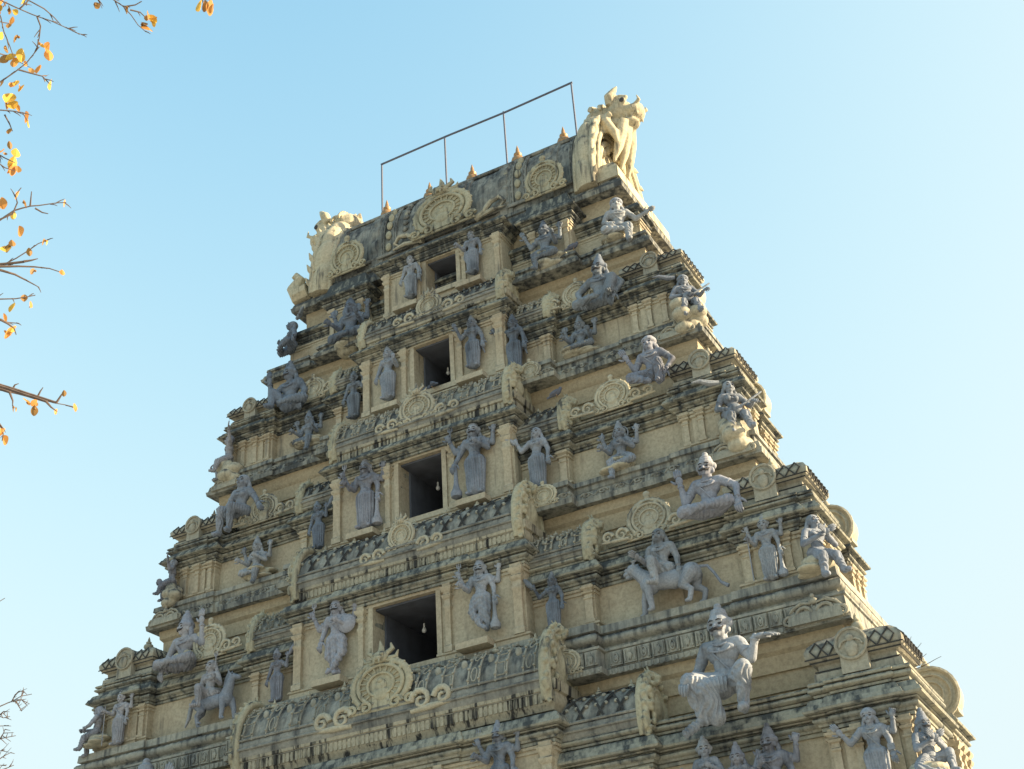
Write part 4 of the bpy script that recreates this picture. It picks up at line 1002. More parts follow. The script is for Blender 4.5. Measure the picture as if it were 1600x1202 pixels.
PO = {'T4gL': (-1.69, 0.54, 11.41, 1.94), 'T4gR': (1.99, 0.54, 11.53, 1.77), 'T3gL': (-1.45, 1.35, 15.15, 1.99), 'T3gR': (1.56, 1.35, 15.14, 2.06), 'T2gL': (-1.24, 2.07, 18.98, 1.68), 'T2gR': (1.27, 2.07, 19.03, 1.62), 'T1gL': (-0.88, 2.71, 22.36, 1.5), 'T1gR': (1.05, 2.71, 22.38, 1.52), 'T4aL': (-3.45, 0.76, 11.27, 1.28), 'T4aR': (3.53, 0.76, 11.29, 1.33), 'T3aL': (-2.97, 1.57, 15.15, 1.32), 'T3aR': (3.03, 1.57, 14.95, 1.57), 'T2aL': (-2.45, 2.29, 18.93, 1.47), 'T2aR': (2.3, 2.29, 18.7, 1.7), 'T4sL': (-5.47, 0.86, 11.27, 1.31), 'T4sR': (5.94, 0.86, 11.06, 1.6), 'T3sL': (-5.01, 1.79, 14.98, 1.29), 'T3sR': (4.99, 1.79, 14.91, 1.42), 'T2sL': (-4.04, 2.51, 18.69, 1.25), 'T2sR': (4.0, 2.51, 18.72, 1.2), 'T1sL': (-2.9, 2.78, 21.68, 1.63), 'T1sR': (3.16, 2.78, 21.85, 1.56), 'T5bR': (7.0, -0.05, 8.28, 2.44), 'T5bL': (-6.35, -0.05, 9.49, 1.29), 'T4bL': (-6.47, 0.96, 12.73, 1.66), 'T4bR': (7.07, 0.96, 12.87, 1.56), 'T3bL': (-5.63, 1.77, 16.3, 1.83), 'T3bR': (5.97, 1.77, 16.6, 1.6), 'T2bL': (-4.63, 2.49, 20.0, 1.73), 'T2bR': (4.63, 2.49, 19.81, 1.92), 'T1bL': (-5.17, 3.13, 22.43, 1.07), 'T1bR': (5.12, 3.08, 22.0, 1.48), 'T4cL': (-8.14, 0.81, 11.23, 1.36), 'T4cR': (8.12, 0.81, 11.21, 1.39), 'T4eL': (-8.79, 0.78, 11.35, 1.04), 'T4eR': (9.08, 0.78, 11.15, 1.26), 'T3eL': (-7.55, 1.59, 15.22, 0.97), 'T3eR': (7.67, 1.59, 14.98, 1.31), 'T2eL': (-6.53, 2.31, 18.7, 1.16), 'T2eR': (6.8, 2.31, 18.65, 1.25), 'T5cR': (9.45, -0.02, 6.75, 1.53), 'T5eR': (10.42, -0.05, 6.93, 1.25), 'T5gR': (2.66, -0.29, 7.76, 1.56), 'T5sa': (6.58, 0.08, 7.38, 0.98), 'T5sb': (7.16, 0.08, 7.17, 1.02), 'T5sc': (7.77, 0.08, 7.17, 1.23)}
G1, G2, G3, G4 = 'door guardian statues beside the windows', 'attendant statues holding fly whisks', 'seated deity statues in the recesses', 'large seated figures carrying the ledges'
G5, G6 = 'standing statues on the corner bays', 'figures sitting on the outer corners'
def fig(k, label, dx=0, dz=0, hk=1., **kw):
    x, y, z, h = PO[k]; c = {'g': G1, 'a': G2, 's': G3, 'b': G4, 'c': G5, 'e': G6}[k[2]]
    kw.setdefault('group', c)
    return figure('statue', label, 'statue', (x+dx, y, z+dz), h*hk, **kw)
# beside the windows
fig('T4gL', 'four armed moustached guardian with crossed legs standing left of the largest window', legs=CROSS, arms=[dn(-1), ch(1), up(-1, w=1.25), bk(1)], tache=True, props=[('shorttrident', (-.31, -.05, .87)), ('sword', (.27, 0, .87)), ('shield', (.17, -.03, .68))], mat=1, rz=.1)
fig('T4gR', 'four armed moustached guardian with crossed legs standing right of the largest window', legs=CROSS2, arms=[dn(1), fo(-1), up(-1, w=1.15), bk(1)], tache=True, props=[('shorttrident', (-.29, -.05, .87)), ('club', (.2, -.04, .5)), ('sword', (.27, 0, .87))], mat=0, rz=.15)
fig('T3gL', 'tall robed guardian with trident standing left of the second window from below', dress='skirt', arms=[dn(1), fo(-1), up(-1, w=1.25), bk(1)], tache=True, props=[('shorttrident', (-.31, -.05, .87)), ('club', (.2, -.04, .5)), ('shorttrident', (.27, 0, .87))], mat=1, rz=.1)
fig('T3gR', 'tall robed guardian leaning on a club right of the second window from below', dress='skirt', arms=[(-1, (-.2, 0, .64), (-.25, -.06, .5), 'relax'), ch(1), up(-1, w=1.3), bk(1)], tache=True, props=[('shorttrident', (-.31, -.05, .87)), ('club', (-.25, -.05, .5)), ('shorttrident', (.27, 0, .87)), ('cloth', (.16, .03, .62), 0, .5)][:3], mat=0, rz=.12)
fig('T2gL', 'slim robed goddess with flower standing left of the third window from below', female=True, dress='skirt', arms=[dn(-1), fo(1)], props=[('lotus', (.21, -.18, .7)), ('scarf', (-.17, .03, .7))], mat=0, rz=.05)
fig('T2gR', 'slim robed goddess with raised right hand beside the third window from below', female=True, dress='skirt', arms=[up(-1, 'open', 1.1), dn(1)], props=[('scarf', (.17, .03, .7))], mat=0, rz=.1)
fig('T1gL', 'weathered standing figure left of the topmost small window', dress='skirt', arms=[dn(-1), dn(1)], props=[('scarf', (.19, .02, .75))], mat=0, crown='tier')
fig('T1gR', 'weathered standing figure right of the topmost small window', dress='skirt', arms=[fo(-1), dn(1)], props=[('scarf', (-.19, .02, .75))], mat=0, crown='tier')
fig('T5gR', 'four armed crowned guardian below the lowest long barrel roof at the lower edge', arms=[up(-1), bk(1), fo(-1), dn(1)], props=[('shorttrident', (-.25, -.05, .87)), ('club', (.2, -.04, .5))], tache=True, mat=0, dz=-.1, hk=1.12)
# attendants
fig('T4aL', 'whisk bearing maiden left of the lowest window bay', female=True, dress='skirt', crown='tier', arms=[dn(-1), up(1, w=1.15)], props=[('whisk', (.27, -.05, .86), 0, 1)], mat=1, lean=-.04)
fig('T4aR', 'whisk bearing maiden right of the lowest window bay', female=True, dress='skirt', crown='tall', arms=[up(-1, w=1.35), dn(1, 'open')], props=[('whisk', (-.3, -.05, .84), 0, -1)], mat=0, lean=.03, hk=.98)
fig('T3aL', 'swaying whisk bearing maiden left of the second window bay', female=True, dress='skirt', crown='tier', arms=[dn(-1), up(1)], props=[('whisk', (.23, -.05, .86), 0, 1)], mat=2, lean=-.1)
fig('T3aR', 'whisk bearing maiden in draped robe right of the second window bay', female=True, dress='skirt', crown='hair', arms=[(-1, (-.24, -.02, .68), (-.3, -.05, .8), 'grip'), dn(1)], props=[('whisk', (-.3, -.05, .82), 0, -1)], mat=0, lean=.05)
fig('T2aL', 'whisk bearing attendant left of the third window bay', female=True, dress='skirt', crown='tier', arms=[dn(-1), up(1)], props=[('whisk', (.23, -.05, .86), 0, 1)], mat=2)
fig('T2aR', 'crowned attendant with raised arm right of the third window bay', dress='skirt', crown='tall', arms=[up(-1, w=1.3), dn(1)], props=[('lotus', (-.3, -.05, .88)), ('scarf', (.18, .03, .7))], mat=2)
# seated in the recesses
BK4 = [bk(-1), bk(1)]
fig('T3sL', 'four armed goddess seated on a rock in the second left recess from below', pose='sit', female=True, legs=lal(1), hs=.72, pel=(0, 0, .17), arms=BK4+[fo(-1), ch(1)], props=[('lotus', (-.27, 0, .9)), ('lotus', (.27, 0, .9))], mat=0, seat=(-.2, .26, -.12, .12, -.02, .17))
fig('T3sR', 'four armed goddess seated on a rock in the second right recess from below', pose='sit', female=True, legs=lal(-1), hs=.78, pel=(0, 0, .22), arms=BK4+[fo(-1), ch(1)], props=[('conch', (-.27, 0, .88)), ('lotus', (.27, 0, .9)), ('halo', (0, 0, .93))], mat=0, seat=(-.3, .2, -.12, .12, -.02, .2))
fig('T2sL', 'dark seated goddess in the third left recess from below', pose='sit', female=True, legs=lal(1), hs=.72, pel=(0, 0, .17), arms=BK4+[fo(-1), fo(1)], props=[('disc', (-.27, 0, .88)), ('lotus', (.27, 0, .9))], mat=2, seat=(-.26, .26, -.12, .12, -.02, .17))
fig('T2sR', 'dark seated goddess in the third right recess from below', pose='sit', female=True, legs=LOTUS, hs=.66, pel=(0, 0, .12), arms=BK4+[fo(-1), fo(1)], props=[('disc', (-.27, 0, .88)), ('disc', (.27, 0, .88))], mat=2, seat=(-.26, .26, -.12, .12, -.06, .12))
fig('T1sL', 'elephant headed deity seated under the left roof medallion', pose='sit', crown='tier', legs=LOTUS, hs=.68, pel=(0, 0, .16), arms=BK4+[fo(-1), fo(1)], props=[('trunk', (0, -.07, .9)), ('ears', (0, .0, .92)), ('disc', (-.27, 0, .88))], mat=2, seat=(-.2, .2, -.1, .14, -.1, .14))
fig('T1sR', 'dark seated deity with raised hand under the right roof medallion', pose='sit', crown='tall', legs=lal(-1), hs=.78, pel=(0, 0, .24), arms=[up(-1, 'open', 1.2), fo(1), bk(1)], props=[('lotus', (.27, 0, .9))], mat=2, seat=(-.12, .3, -.1, .14, -.1, .2))
# riders and their animals
def animal(kind, label, x, y, z, L, sgn, mat):
    """sgn: which way it faces along x; L body length"""
    o = empty(kind, label, 'statue', (x, y, z), 0); mb = MB(); s = L
    def p(a, b, c): return V((sgn*a*s, b*s, c*s))
    mb.ell(p(.0, 0, .42), (.36*s, .12*s, .13*s)); mb.ell(p(.3, 0, .43), (.15*s, .13*s, .17*s)); mb.ell(p(-.32, 0, .44), (.15*s, .13*s, .15*s)); mb.ell(p(-.08, 0, .39), (.2*s, .12*s, .12*s))
    if kind == 'lion_statue':
        mb.cap(p(.34, 0, .5), p(.5, 0, .66), .12*s, .085*s); mb.ell(p(.53, 0, .69), (.11*s, .095*s, .09*s)); mb.ell(p(.63, 0, .645), (.06*s, .06*s, .04*s)); mb.ell(p(.61, 0, .59), (.05*s, .045*s, .02*s))
        for q in (-1, 1):
            mb.ell(p(.49, q*.075, .775), (.025*s, .02*s, .035*s)); mb.cap(p(.6, q*.045, .71), p(.64, q*.04, .7), .02*s, .015*s)
    else:
        mb.cap(p(.32, 0, .5), p(.44, 0, .82), .12*s, .07*s); mb.cap(p(.42, 0, .84), p(.6, 0, .78), .065*s, .045*s); mb.ell(p(.61, 0, .775), (.045*s, .042*s, .04*s))
        for q in (-1, 1): mb.cap(p(.4, q*.04, .88), p(.37, q*.07, .97), .025*s, .008*s)
        mb.tube([p(.36, 0, .92), p(.3, 0, .8), p(.24, 0, .62)], [.03*s, .035*s, .02*s], 7)
    for q in (-1, 1):
        f = .1 if q > 0 else -.04
        mb.cap(p(.32+f*.5, q*.08, .4), p(.34+f, q*.085, .22), .08*s, .055*s); mb.cap(p(.34+f, q*.085, .22), p(.33+f*1.3, q*.085, .04), .053*s, .04*s); mb.ell(p(.36+f*1.3, q*.085, .025), (.05*s, .035*s, .028*s))
        f = -.06 if q > 0 else .08
        mb.cap(p(-.34, q*.08, .42), p(-.28+f, q*.09, .26), .11*s, .065*s); mb.cap(p(-.28+f, q*.09, .26), p(-.4+f, q*.09, .17), .056*s, .042*s); mb.cap(p(-.4+f, q*.09, .17), p(-.36+f, q*.09, .03), .042*s, .036*s)
        mb.ell(p(-.33+f, q*.09, .025), (.05*s, .035*s, .026*s))
    mb.build('body', M_st[mat], o, voxel=max(.013, .011*s))
    mb = MB()
    if kind == 'lion_statue': mb.tube([p(-.44, 0, .5), p(-.56, 0, .48), p(-.64, .02, .36), p(-.72, 0, .2), p(-.82, 0, .12)], [.022*s, .022*s, .02*s, .02*s, .03*s], 8)
    else: mb.tube([p(-.44, 0, .5), p(-.54, 0, .4), p(-.58, 0, .2), p(-.66, 0, .04)], [.03*s, .045*s, .04*s, .015*s], 8)
    mb.build('tail', M_st[mat], o)
    mb = MB()
    for q in (-1, 1): mb.ell(p(.6 if kind == 'lion_statue' else .48, q*(.08 if kind == 'lion_statue' else .062), .72 if kind == 'lion_statue' else .86), (.016*s, .01*s, .012*s), nu=8, nv=5)
    mb.build('eyes', M_eye, o); return o
RIDE = [((-.07, 0, .5), (-.05, -.2, .12), (-.03, -.2, -.14), (-.08, -.3, -.16)), ((.07, 0, .5), (.1, .14, .1), (.1, .16, -.05), (.05, .16, -.1))]
x, y, z, h = PO['T4sR']
animal('lion_statue', 'grey lion statue walking left with open jaws, carrying a rider', x+.12, y+.03, 11.2, 1.42, -1, 0)
figure('statue', 'crowned rider astride the lion statue on the lowest right ledge', 'statue', (x+.0, y+.02, 11.22+.7), 1.1, 0, 'sit', legs=RIDE, hs=.6, pel=(0, 0, .06), crown='hair', arms=[fo(-1, 'open'), dn(1)], props=[('staff', (.2, -.05, .5), 0)][:0], mat=0, group='riders on animal statues')
x, y, z, h = PO['T4sL']
animal('horse_statue', 'grey horse statue with raised head facing right, carrying a rider', x+.1, y+.03, 11.22, 1.2, 1, 0)
figure('statue', 'long haired rider with trident astride the horse statue on the lowest left ledge', 'statue', (x+.0, y+.02, 11.22+.6), 1.0, 0, 'sit', legs=RIDE, hs=.6, pel=(0, 0, .06), crown='hair', female=True, arms=[dn(-1), fo(1)], props=[('shorttrident', (.22, -.17, .88))], mat=1, group='riders on animal statues')
# the big seated figures between the tiers
fig('T5bR', 'largest moustached giant with upturned palm seated low on the right', pose='sit', tache=True, hs=.83, pel=(0, 0, .31), lean=.02, vox=.014, crown='tier',
    legs=[((-.08, 0, .5), (-.2, -.2, .31), (-.15, -.12, .06), (-.28, -.18, -.03), 1.1), ((.08, 0, .5), (.19, -.2, .33), (.14, -.14, .08), (.16, -.24, .05)), ((-.04, 0, .5), (-.1, -.17, .24), (-.07, -.1, .06), (-.06, -.11, .05), 1.25)],
    arms=[(-1, (-.21, .02, .64), (-.22, -.17, .53), 'relax'), (1, (.2, -.01, .66), (.26, -.05, .79), 'flat')], hsz=1.25, mat=0, dz=.1, dx=.22,
    props=[('cloth', (-.12, -.2, .42), 0, .1)][:0], turn=-.1)
fig('T5bL', 'crowned giant whose head rises over the lower left edge', pose='sit', tache=True, legs=kneeup(-1), arms=[dn(-1), up(1, 'open')], mat=0, dz=-1.15, hk=1.7, crown='tier', turn=.2)
fig('T4bL', 'bare chested moustached giant seated left with one arm raised to the ledge', pose='sit', tache=True, legs=LOTUS, arms=[(-1, (-.2, -.02, .64), (-.2, -.1, .48)), (1, (.24, 0, .7), (.24, -.03, .92), 'open')], mat=1, turn=-.5, pel=(0, .04, .08))
fig('T4bR', 'crowned giant with raised palm sitting right of the second tier ribbed medallion', pose='sit', legs=LOTUS, arms=[(-1, (-.22, -.04, .6), (-.25, -.06, .8), 'open'), (1, (.27, .0, .7), (.3, -.1, .52), 'relax')], mat=1, lean=.05, crown='tier', pel=(0, 0, .09), tache=True)
fig('T3bL', 'robed woman sitting at the second left ledge corner, hand on her hip', pose='sit', female=True, crown='hair', hs=.86, pel=(.02, 0, .32), legs=[((-.07, 0, .5), (-.12, -.2, .3), (-.18, -.14, .03), (-.2, -.22, .0)), ((.07, 0, .5), (.06, -.22, .3), (-.02, -.16, .03), (0, -.24, .01))], arms=[(-1, (-.2, 0, .64), (-.15, -.12, .52)), (1, (.22, 0, .66), (.3, -.05, .56))], mat=0, lean=.06)
fig('T3bR', 'bare chested youth kneeling with right hand lifted beside a small medallion', pose='sit', crown='turban', hs=.78, pel=(0, 0, .24), legs=[((-.07, 0, .5), (-.24, -.12, .2), (-.05, -.18, .08), (.02, -.2, .04)), ((.07, 0, .5), (.14, -.2, .26), (.12, -.16, .02), (.13, -.25, .0))], arms=[(-1, (-.2, -.04, .6), (-.26, -.1, .74), 'open'), (1, (.25, .02, .66), (.17, -.04, .5))], mat=1)
fig('T2bL', 'dark giant at the upper left corner pushing up the ledge with bent arm', pose='sit', tache=True, legs=kneeup(-1), arms=[(-1, (-.26, -.04, .66), (-.26, -.06, .88), 'open'), (1, (.2, 0, .64), (.18, -.06, .5))], mat=2, turn=-.3, lean=-.06)
fig('T2bR', 'crowned giant with arms akimbo sitting below the upper right ledge', pose='sit', tache=True, legs=kneeup(1), arms=[(-1, (-.27, .0, .68), (-.2, -.08, .52)), (1, (.26, .0, .68), (.2, -.08, .5))], mat=2, lean=.06, turn=-.1, hk=.86)
fig('T1bR', 'round bellied figure sitting on the top right corner under the roof', pose='sit', legs=lal(1), hs=.74, pel=(0, 0, .2), crown='turban', arms=[(-1, (-.2, 0, .64), (-.16, -.1, .56)), (1, (.24, 0, .66), (.36, -.05, .7), 'open')], mat=0, rz=.4, seat=(-.2, .2, -.1, .14, -.02, .18))
fig('T1bL', 'dark figure with trunk like horn lifted at the top left corner under the roof', pose='sit', female=True, legs=LOTUS, crown='hair', arms=[(-1, (-.2, -.02, .64), (-.24, -.1, .7)), (1, (.2, 0, .64), (.26, -.04, .56))], props=[('cloth', (.1, .05, .6), 0, 1)], mat=2, rz=-.7, nod=-.2)
# standing at the corners
fig('T4cL', 'crowned archer standing on the lowest left corner bay with long staff', dress='skirt', arms=[fo(-1), dn(1), bk(1)], props=[('staff', (-.24, -.17, .66)), ('sword', (.27, 0, .86))], mat=1, crown='tier')
fig('T4cR', 'four armed crowned god with staff and club standing on the right corner bay', dress='skirt', arms=[fo(-1), dn(1), bk(-1), bk(1)], props=[('staff', (-.24, -.17, .66)), ('club', (.2, -.04, .5)), ('shorttrident', (-.27, 0, .86)), ('conch', (.27, 0, .86))], mat=0, crown='tier')
fig('T5cR', 'four armed god with turban and beads at the lower right corner', dress='skirt', arms=[(-1, (-.26, -.02, .66), (-.33, -.08, .76), 'open'), dn(1), bk(1)], props=[('lotus', (.27, 0, .86)), ('book', (.2, -.06, .5))], mat=0, crown='turban', dx=.12)
fig('T5eR', 'bearded sage with folded hands sitting at the lower right edge', pose='sit', legs=kneeup(1), hs=.74, pel=(0, 0, .2), crown='tall', beard=True, tache=True, arms=[(-1, (-.19, -.06, .62), (-.02, -.16, .72), 'open'), (1, (.19, -.06, .62), (.02, -.16, .72), 'open')], mat=0, rz=.75, seat=(-.24, .24, -.1, .16, -.14, .17))
S3 = dict(pose='sit', female=True, legs=LOTUS)
fig('T5sa', 'crowned attendant left of three busts at the lower right edge', crown='tier', mat=0, arms=[fo(-1), ch(1)], hk=1.1, turn=.3, **{**S3, 'group': 'three deity busts'})
fig('T5sb', 'small smiling deity in the middle of three busts at the lower right edge', crown='tall', mat=1, arms=BK4+[fo(-1), fo(1)], props=[('lotus', (-.27, 0, .88)), ('lotus', (.27, 0, .88))], hk=1.05, **{**S3, 'group': 'three deity busts'})
fig('T5sc', 'moustached king right of three busts at the lower right edge', pose='sit', crown='tall', mat=1, legs=LOTUS, tache=True, arms=[ch(-1), dn(1), bk(1)], props=[('lotus', (.27, 0, .88))], hk=1.05, group='three deity busts', turn=-.2)
# sitting on the outer edges, turned outwards
E_ = dict(pose='sit', hs=.78, pel=(0, 0, .22), legs=EDGE)
fig('T4eL', 'naked flute player sitting on the lowest left outer corner', crown='hair', arms=[(-1, (-.18, -.1, .64), (-.12, -.24, .62)), (1, (.18, -.1, .62), (.05, -.22, .62))], mat=1, rz=-1.1, seat=(-.2, .2, -.14, .14, -.02, .2), **E_)
fig('T4eR', 'curly haired youth with folded palms sitting on the right outer corner', crown='hair', arms=[(-1, (-.22, -.04, .6), (-.02, -.2, .7), 'open'), (1, (.2, -.08, .62), (.02, -.2, .7), 'open')], mat=0, rz=.85, seat=(-.24, .24, -.14, .14, -.02, .2), **E_)
fig('T3eL', 'drummer sitting on a rock at the second left outer corner', crown='hair', arms=[(-1, (-.2, -.08, .62), (-.1, -.24, .55)), (1, (.2, -.04, .72), (.32, -.06, .86), 'open')], props=[('drum', (-.02, -.24, .53))], mat=1, rz=-1.0, seat=(-.22, .22, -.14, .14, -.3, .2), **E_)
fig('T3eR', 'woman playing a long lute on the second right outer corner', female=True, crown='hair', arms=[(-1, (-.2, -.0, .6), (-.1, -.12, .54)), (1, (.22, -.06, .62), (.22, -.2, .6))], props=[('lute', (0, -.16, .52)), ('cloth', (-.1, .05, .74), 0, -1)], mat=0, rz=.6, seat=(-.22, .22, -.14, .14, -.3, .2), **E_)
fig('T2eL', 'dancer stretching an arm upwards at the third left outer corner', crown='hair', arms=[(-1, (-.2, -.08, .62), (-.24, -.24, .55)), (1, (.24, 0, .82), (.36, -.02, .95), 'open')], mat=1, rz=-.9, seat=(-.22, .22, -.14, .14, -.3, .2), **E_)
fig('T2eR', 'veena player leaning at the third right outer corner', crown='turban', arms=[(-1, (-.22, -.0, .62), (-.06, -.16, .56)), (1, (.22, -.06, .62), (.24, -.2, .6))], props=[('lute', (0, -.16, .52)), ('cloth', (-.1, .05, .74), 0, -1)], mat=0, rz=.6, seat=(-.22, .22, -.14, .14, -.3, .2), **E_)
BR= [[(8.851,-19.219,7.49),(9.25,-19.005,7.824),(9.389,-18.862,7.898),(9.504,-18.68,7.924),(9.543,-18.591,7.917),(9.588,-18.496,7.912),(9.643,-18.404,7.914),(9.685,-18.318,7.907),(9.713,-18.259,7.9),(9.737,-18.219,7.9)],[(9.582,-18.596,7.879),(9.639,-18.583,7.925),(9.68,-18.493,7.917),(9.693,-18.425,7.895),(9.701,-18.371,7.873)],[(9.564,-18.449,7.958),(9.552,-18.399,7.921),(9.516,-18.366,7.87),(9.475,-18.339,7.818)],[(8.943,-18.626,7.269),(9.181,-18.493,7.46),(9.305,-18.428,7.554),(9.394,-18.398,7.627),(9.455,-18.378,7.676),(9.511,-18.379,7.731),(9.547,-18.379,7.765)],[(9.427,-18.412,7.614),(9.465,-18.347,7.616),(9.502,-18.291,7.622),(9.513,-18.223,7.592)],[(9.35,-18.836,7.945),(9.442,-18.679,7.96),(9.423,-18.59,7.899),(9.397,-18.531,7.846),(9.381,-18.461,7.795),(9.366,-18.408,7.752)],[(9.818,-18.569,8.524),(9.79,-18.238,8.341),(9.808,-18.101,8.284),(9.835,-18.035,8.27),(9.85,-17.966,8.244),(9.85,-17.902,8.208),(9.867,-17.847,8.189)],[(9.866,-18.047,8.236),(9.919,-18.008,8.259),(9.957,-17.993,8.28)],[(9.89,-18.018,8.22),(9.928,-17.966,8.222),(9.939,-17.917,8.203)],[(8.931,-18.569,7.268),(9.108,-18.412,7.379),(9.22,-18.329,7.451),(9.268,-18.266,7.465),(9.299,-18.224,7.472),(9.297,-18.176,7.442)],[(9.151,-18.236,7.521),(9.144,-18.186,7.484),(9.138,-18.15,7.456)],[(8.629,-18.246,6.738),(8.804,-18.086,6.856),(8.942,-17.979,6.952),(9.015,-17.946,7.017),(9.089,-17.889,7.063),(9.158,-17.818,7.092),(9.235,-17.742,7.124)],[(8.97,-18.001,6.93),(9.029,-17.962,6.974),(9.071,-17.976,7.033),(9.082,-18.008,7.067),(9.123,-18.004,7.112)],[(9.131,-17.923,7.022),(9.169,-17.961,7.091)],[(9.117,-17.876,7.045),(9.134,-17.832,7.032),(9.154,-17.798,7.031)],[(8.315,-17.941,6.565),(8.545,-17.783,6.765),(8.669,-17.709,6.871),(8.75,-17.663,6.937),(8.816,-17.629,6.993),(8.868,-17.605,7.038),(8.913,-17.576,7.069)],[(8.696,-17.731,6.851),(8.768,-17.643,6.876),(8.828,-17.569,6.892),(8.881,-17.496,6.9),(8.924,-17.426,6.895)],[(8.695,-17.725,6.83),(8.741,-17.64,6.823),(8.778,-17.56,6.806),(8.806,-17.491,6.786)],[(8.805,-17.64,6.899),(8.837,-17.609,6.915),(8.866,-17.586,6.933)],[(8.504,-18.064,6.373),(8.699,-17.874,6.503),(8.791,-17.764,6.541),(8.85,-17.694,6.563),(8.894,-17.651,6.586),(8.93,-17.615,6.603)],[(8.719,-17.681,6.462),(8.738,-17.636,6.451),(8.751,-17.592,6.431),(8.748,-17.563,6.401)],[(8.513,-17.808,6.517),(8.596,-17.683,6.532),(8.635,-17.615,6.531),(8.665,-17.564,6.529),(8.698,-17.517,6.533)],[(8.226,-17.894,6.242),(8.38,-17.579,6.21),(8.469,-17.396,6.177),(8.53,-17.294,6.173),(8.583,-17.209,6.168),(8.648,-17.107,6.162),(8.723,-16.996,6.157)],[(8.475,-17.312,6.207),(8.502,-17.312,6.246),(8.518,-17.297,6.257)],[(8.55,-17.165,6.196),(8.579,-17.168,6.243),(8.596,-17.167,6.266)],[(8.788,-17.296,6.032),(8.795,-17.255,6.003),(8.812,-17.216,5.988)],[(8.689,-17.127,6.139),(8.723,-17.124,6.186),(8.738,-17.119,6.203)],[(8.517,-17.354,6.162),(8.51,-17.318,6.115),(8.501,-17.304,6.087)],[(8.394,-17.494,5.966),(8.47,-17.356,5.951),(8.466,-17.311,5.899),(8.448,-17.298,5.855)],[(8.973,-18.346,7.161),(9.086,-18.21,7.207),(9.109,-18.137,7.187),(9.138,-18.082,7.183)],[(8.898,-18.293,7.235),(9.04,-18.162,7.316),(9.058,-18.11,7.304),(9.085,-18.052,7.297)],[(10.546,-18.346,8.523),(10.394,-18.022,8.245),(10.378,-17.923,8.176),(10.368,-17.871,8.137)],[(10.221,-17.802,8.452),(10.25,-17.706,8.417),(10.247,-17.662,8.388)],[(9.241,-18.764,8.076),(9.462,-18.589,8.201),(9.545,-18.462,8.215),(9.601,-18.357,8.212)],[(9.615,-18.516,8.123),(9.547,-18.523,8.066),(9.518,-18.499,8.028)],[(9.946,-18.67,8.338),(9.857,-18.446,8.159),(9.879,-18.308,8.107),(9.876,-18.257,8.078)]]
LV= [(9.323,-18.411,7.762,0.048,2),(9.352,-18.383,7.77,0.048,0),(9.39,-18.378,7.798,0.069,0),(9.372,-18.343,7.76,0.052,0),(9.496,-18.31,7.842,0.061,1),(9.499,-18.278,7.824,0.061,1),(9.484,-18.343,7.854,0.043,2),(9.428,-18.255,7.75,0.052,1),(9.429,-18.16,7.687,0.061,0),(9.42,-18.204,7.71,0.035,2),(9.291,-18.295,7.659,0.048,0),(9.31,-18.255,7.65,0.043,0),(9.274,-18.303,7.65,0.035,1),(9.234,-18.265,7.589,0.065,0),(9.213,-18.25,7.559,0.056,0),(9.191,-18.281,7.561,0.043,2),(9.241,-18.161,7.524,0.065,1),(9.233,-18.133,7.496,0.043,0),(9.141,-18.171,7.438,0.039,2),(9.111,-18.079,7.343,0.065,0),(9.084,-18.062,7.305,0.065,0),(9.074,-18.037,7.276,0.061,1),(9.061,-18.128,7.331,0.043,1),(9.337,-18.456,7.802,0.039,2),(9.359,-18.512,7.856,0.039,0),(9.447,-18.568,7.961,0.048,2),(9.539,-18.527,8.011,0.052,0),(9.452,-18.614,7.992,0.048,1),(9.415,-18.443,7.859,0.039,2),(10.045,-18.006,8.062,0.056,0),(10.047,-17.983,8.047,0.043,0),(10.0,-17.985,8.015,0.065,1),(9.995,-18.011,8.029,0.043,2),(9.969,-18.127,8.087,0.039,2),(9.832,-18.26,8.072,0.039,2),(10.334,-17.858,8.158,0.065,0),(10.356,-17.848,8.165,0.052,2),(10.388,-17.817,8.164,0.069,1),(9.239,-18.359,7.656,0.039,2),(8.935,-17.989,7.1,0.052,1),(9.024,-17.935,7.148,0.043,1),(9.02,-17.894,7.112,0.039,2),(9.201,-17.723,7.153,0.035,1),(8.957,-17.897,7.05,0.039,0),(8.939,-17.83,6.975,0.052,1),(8.881,-17.82,6.905,0.039,2),(8.836,-17.821,6.858,0.065,0),(8.859,-17.815,6.877,0.048,2),(8.935,-17.725,6.882,0.035,2),(9.023,-17.686,6.941,0.035,2),(9.028,-17.521,6.799,0.035,1),(8.912,-17.638,6.78,0.035,2),(8.755,-17.617,6.582,0.048,0),(8.813,-17.603,6.637,0.039,2),(8.826,-17.557,6.609,0.035,1),(8.707,-17.538,6.449,0.074,1),(8.699,-17.559,6.46,0.039,0),(8.688,-17.637,6.522,0.039,1),(8.655,-17.586,6.433,0.035,1),(8.603,-17.317,6.084,0.039,1),(8.634,-17.25,6.05,0.043,2),(8.659,-17.253,6.087,0.035,1),(8.809,-17.085,6.09,0.039,1),(8.55,-17.343,6.042,0.035,2),(8.728,-17.142,6.052,0.03,1),(8.791,-17.166,6.161,0.03,2),(8.453,-17.303,5.86,0.052,1),(8.476,-17.312,5.904,0.043,1),(8.46,-17.341,5.915,0.043,1),(9.063,-18.047,7.274,0.052,1),(9.106,-18.137,7.381,0.035,2),(9.423,-18.601,7.961,0.052,0),(9.444,-18.525,7.934,0.035,1),(10.053,-18.029,8.082,0.039,1),(9.874,-18.246,8.094,0.035,0)]
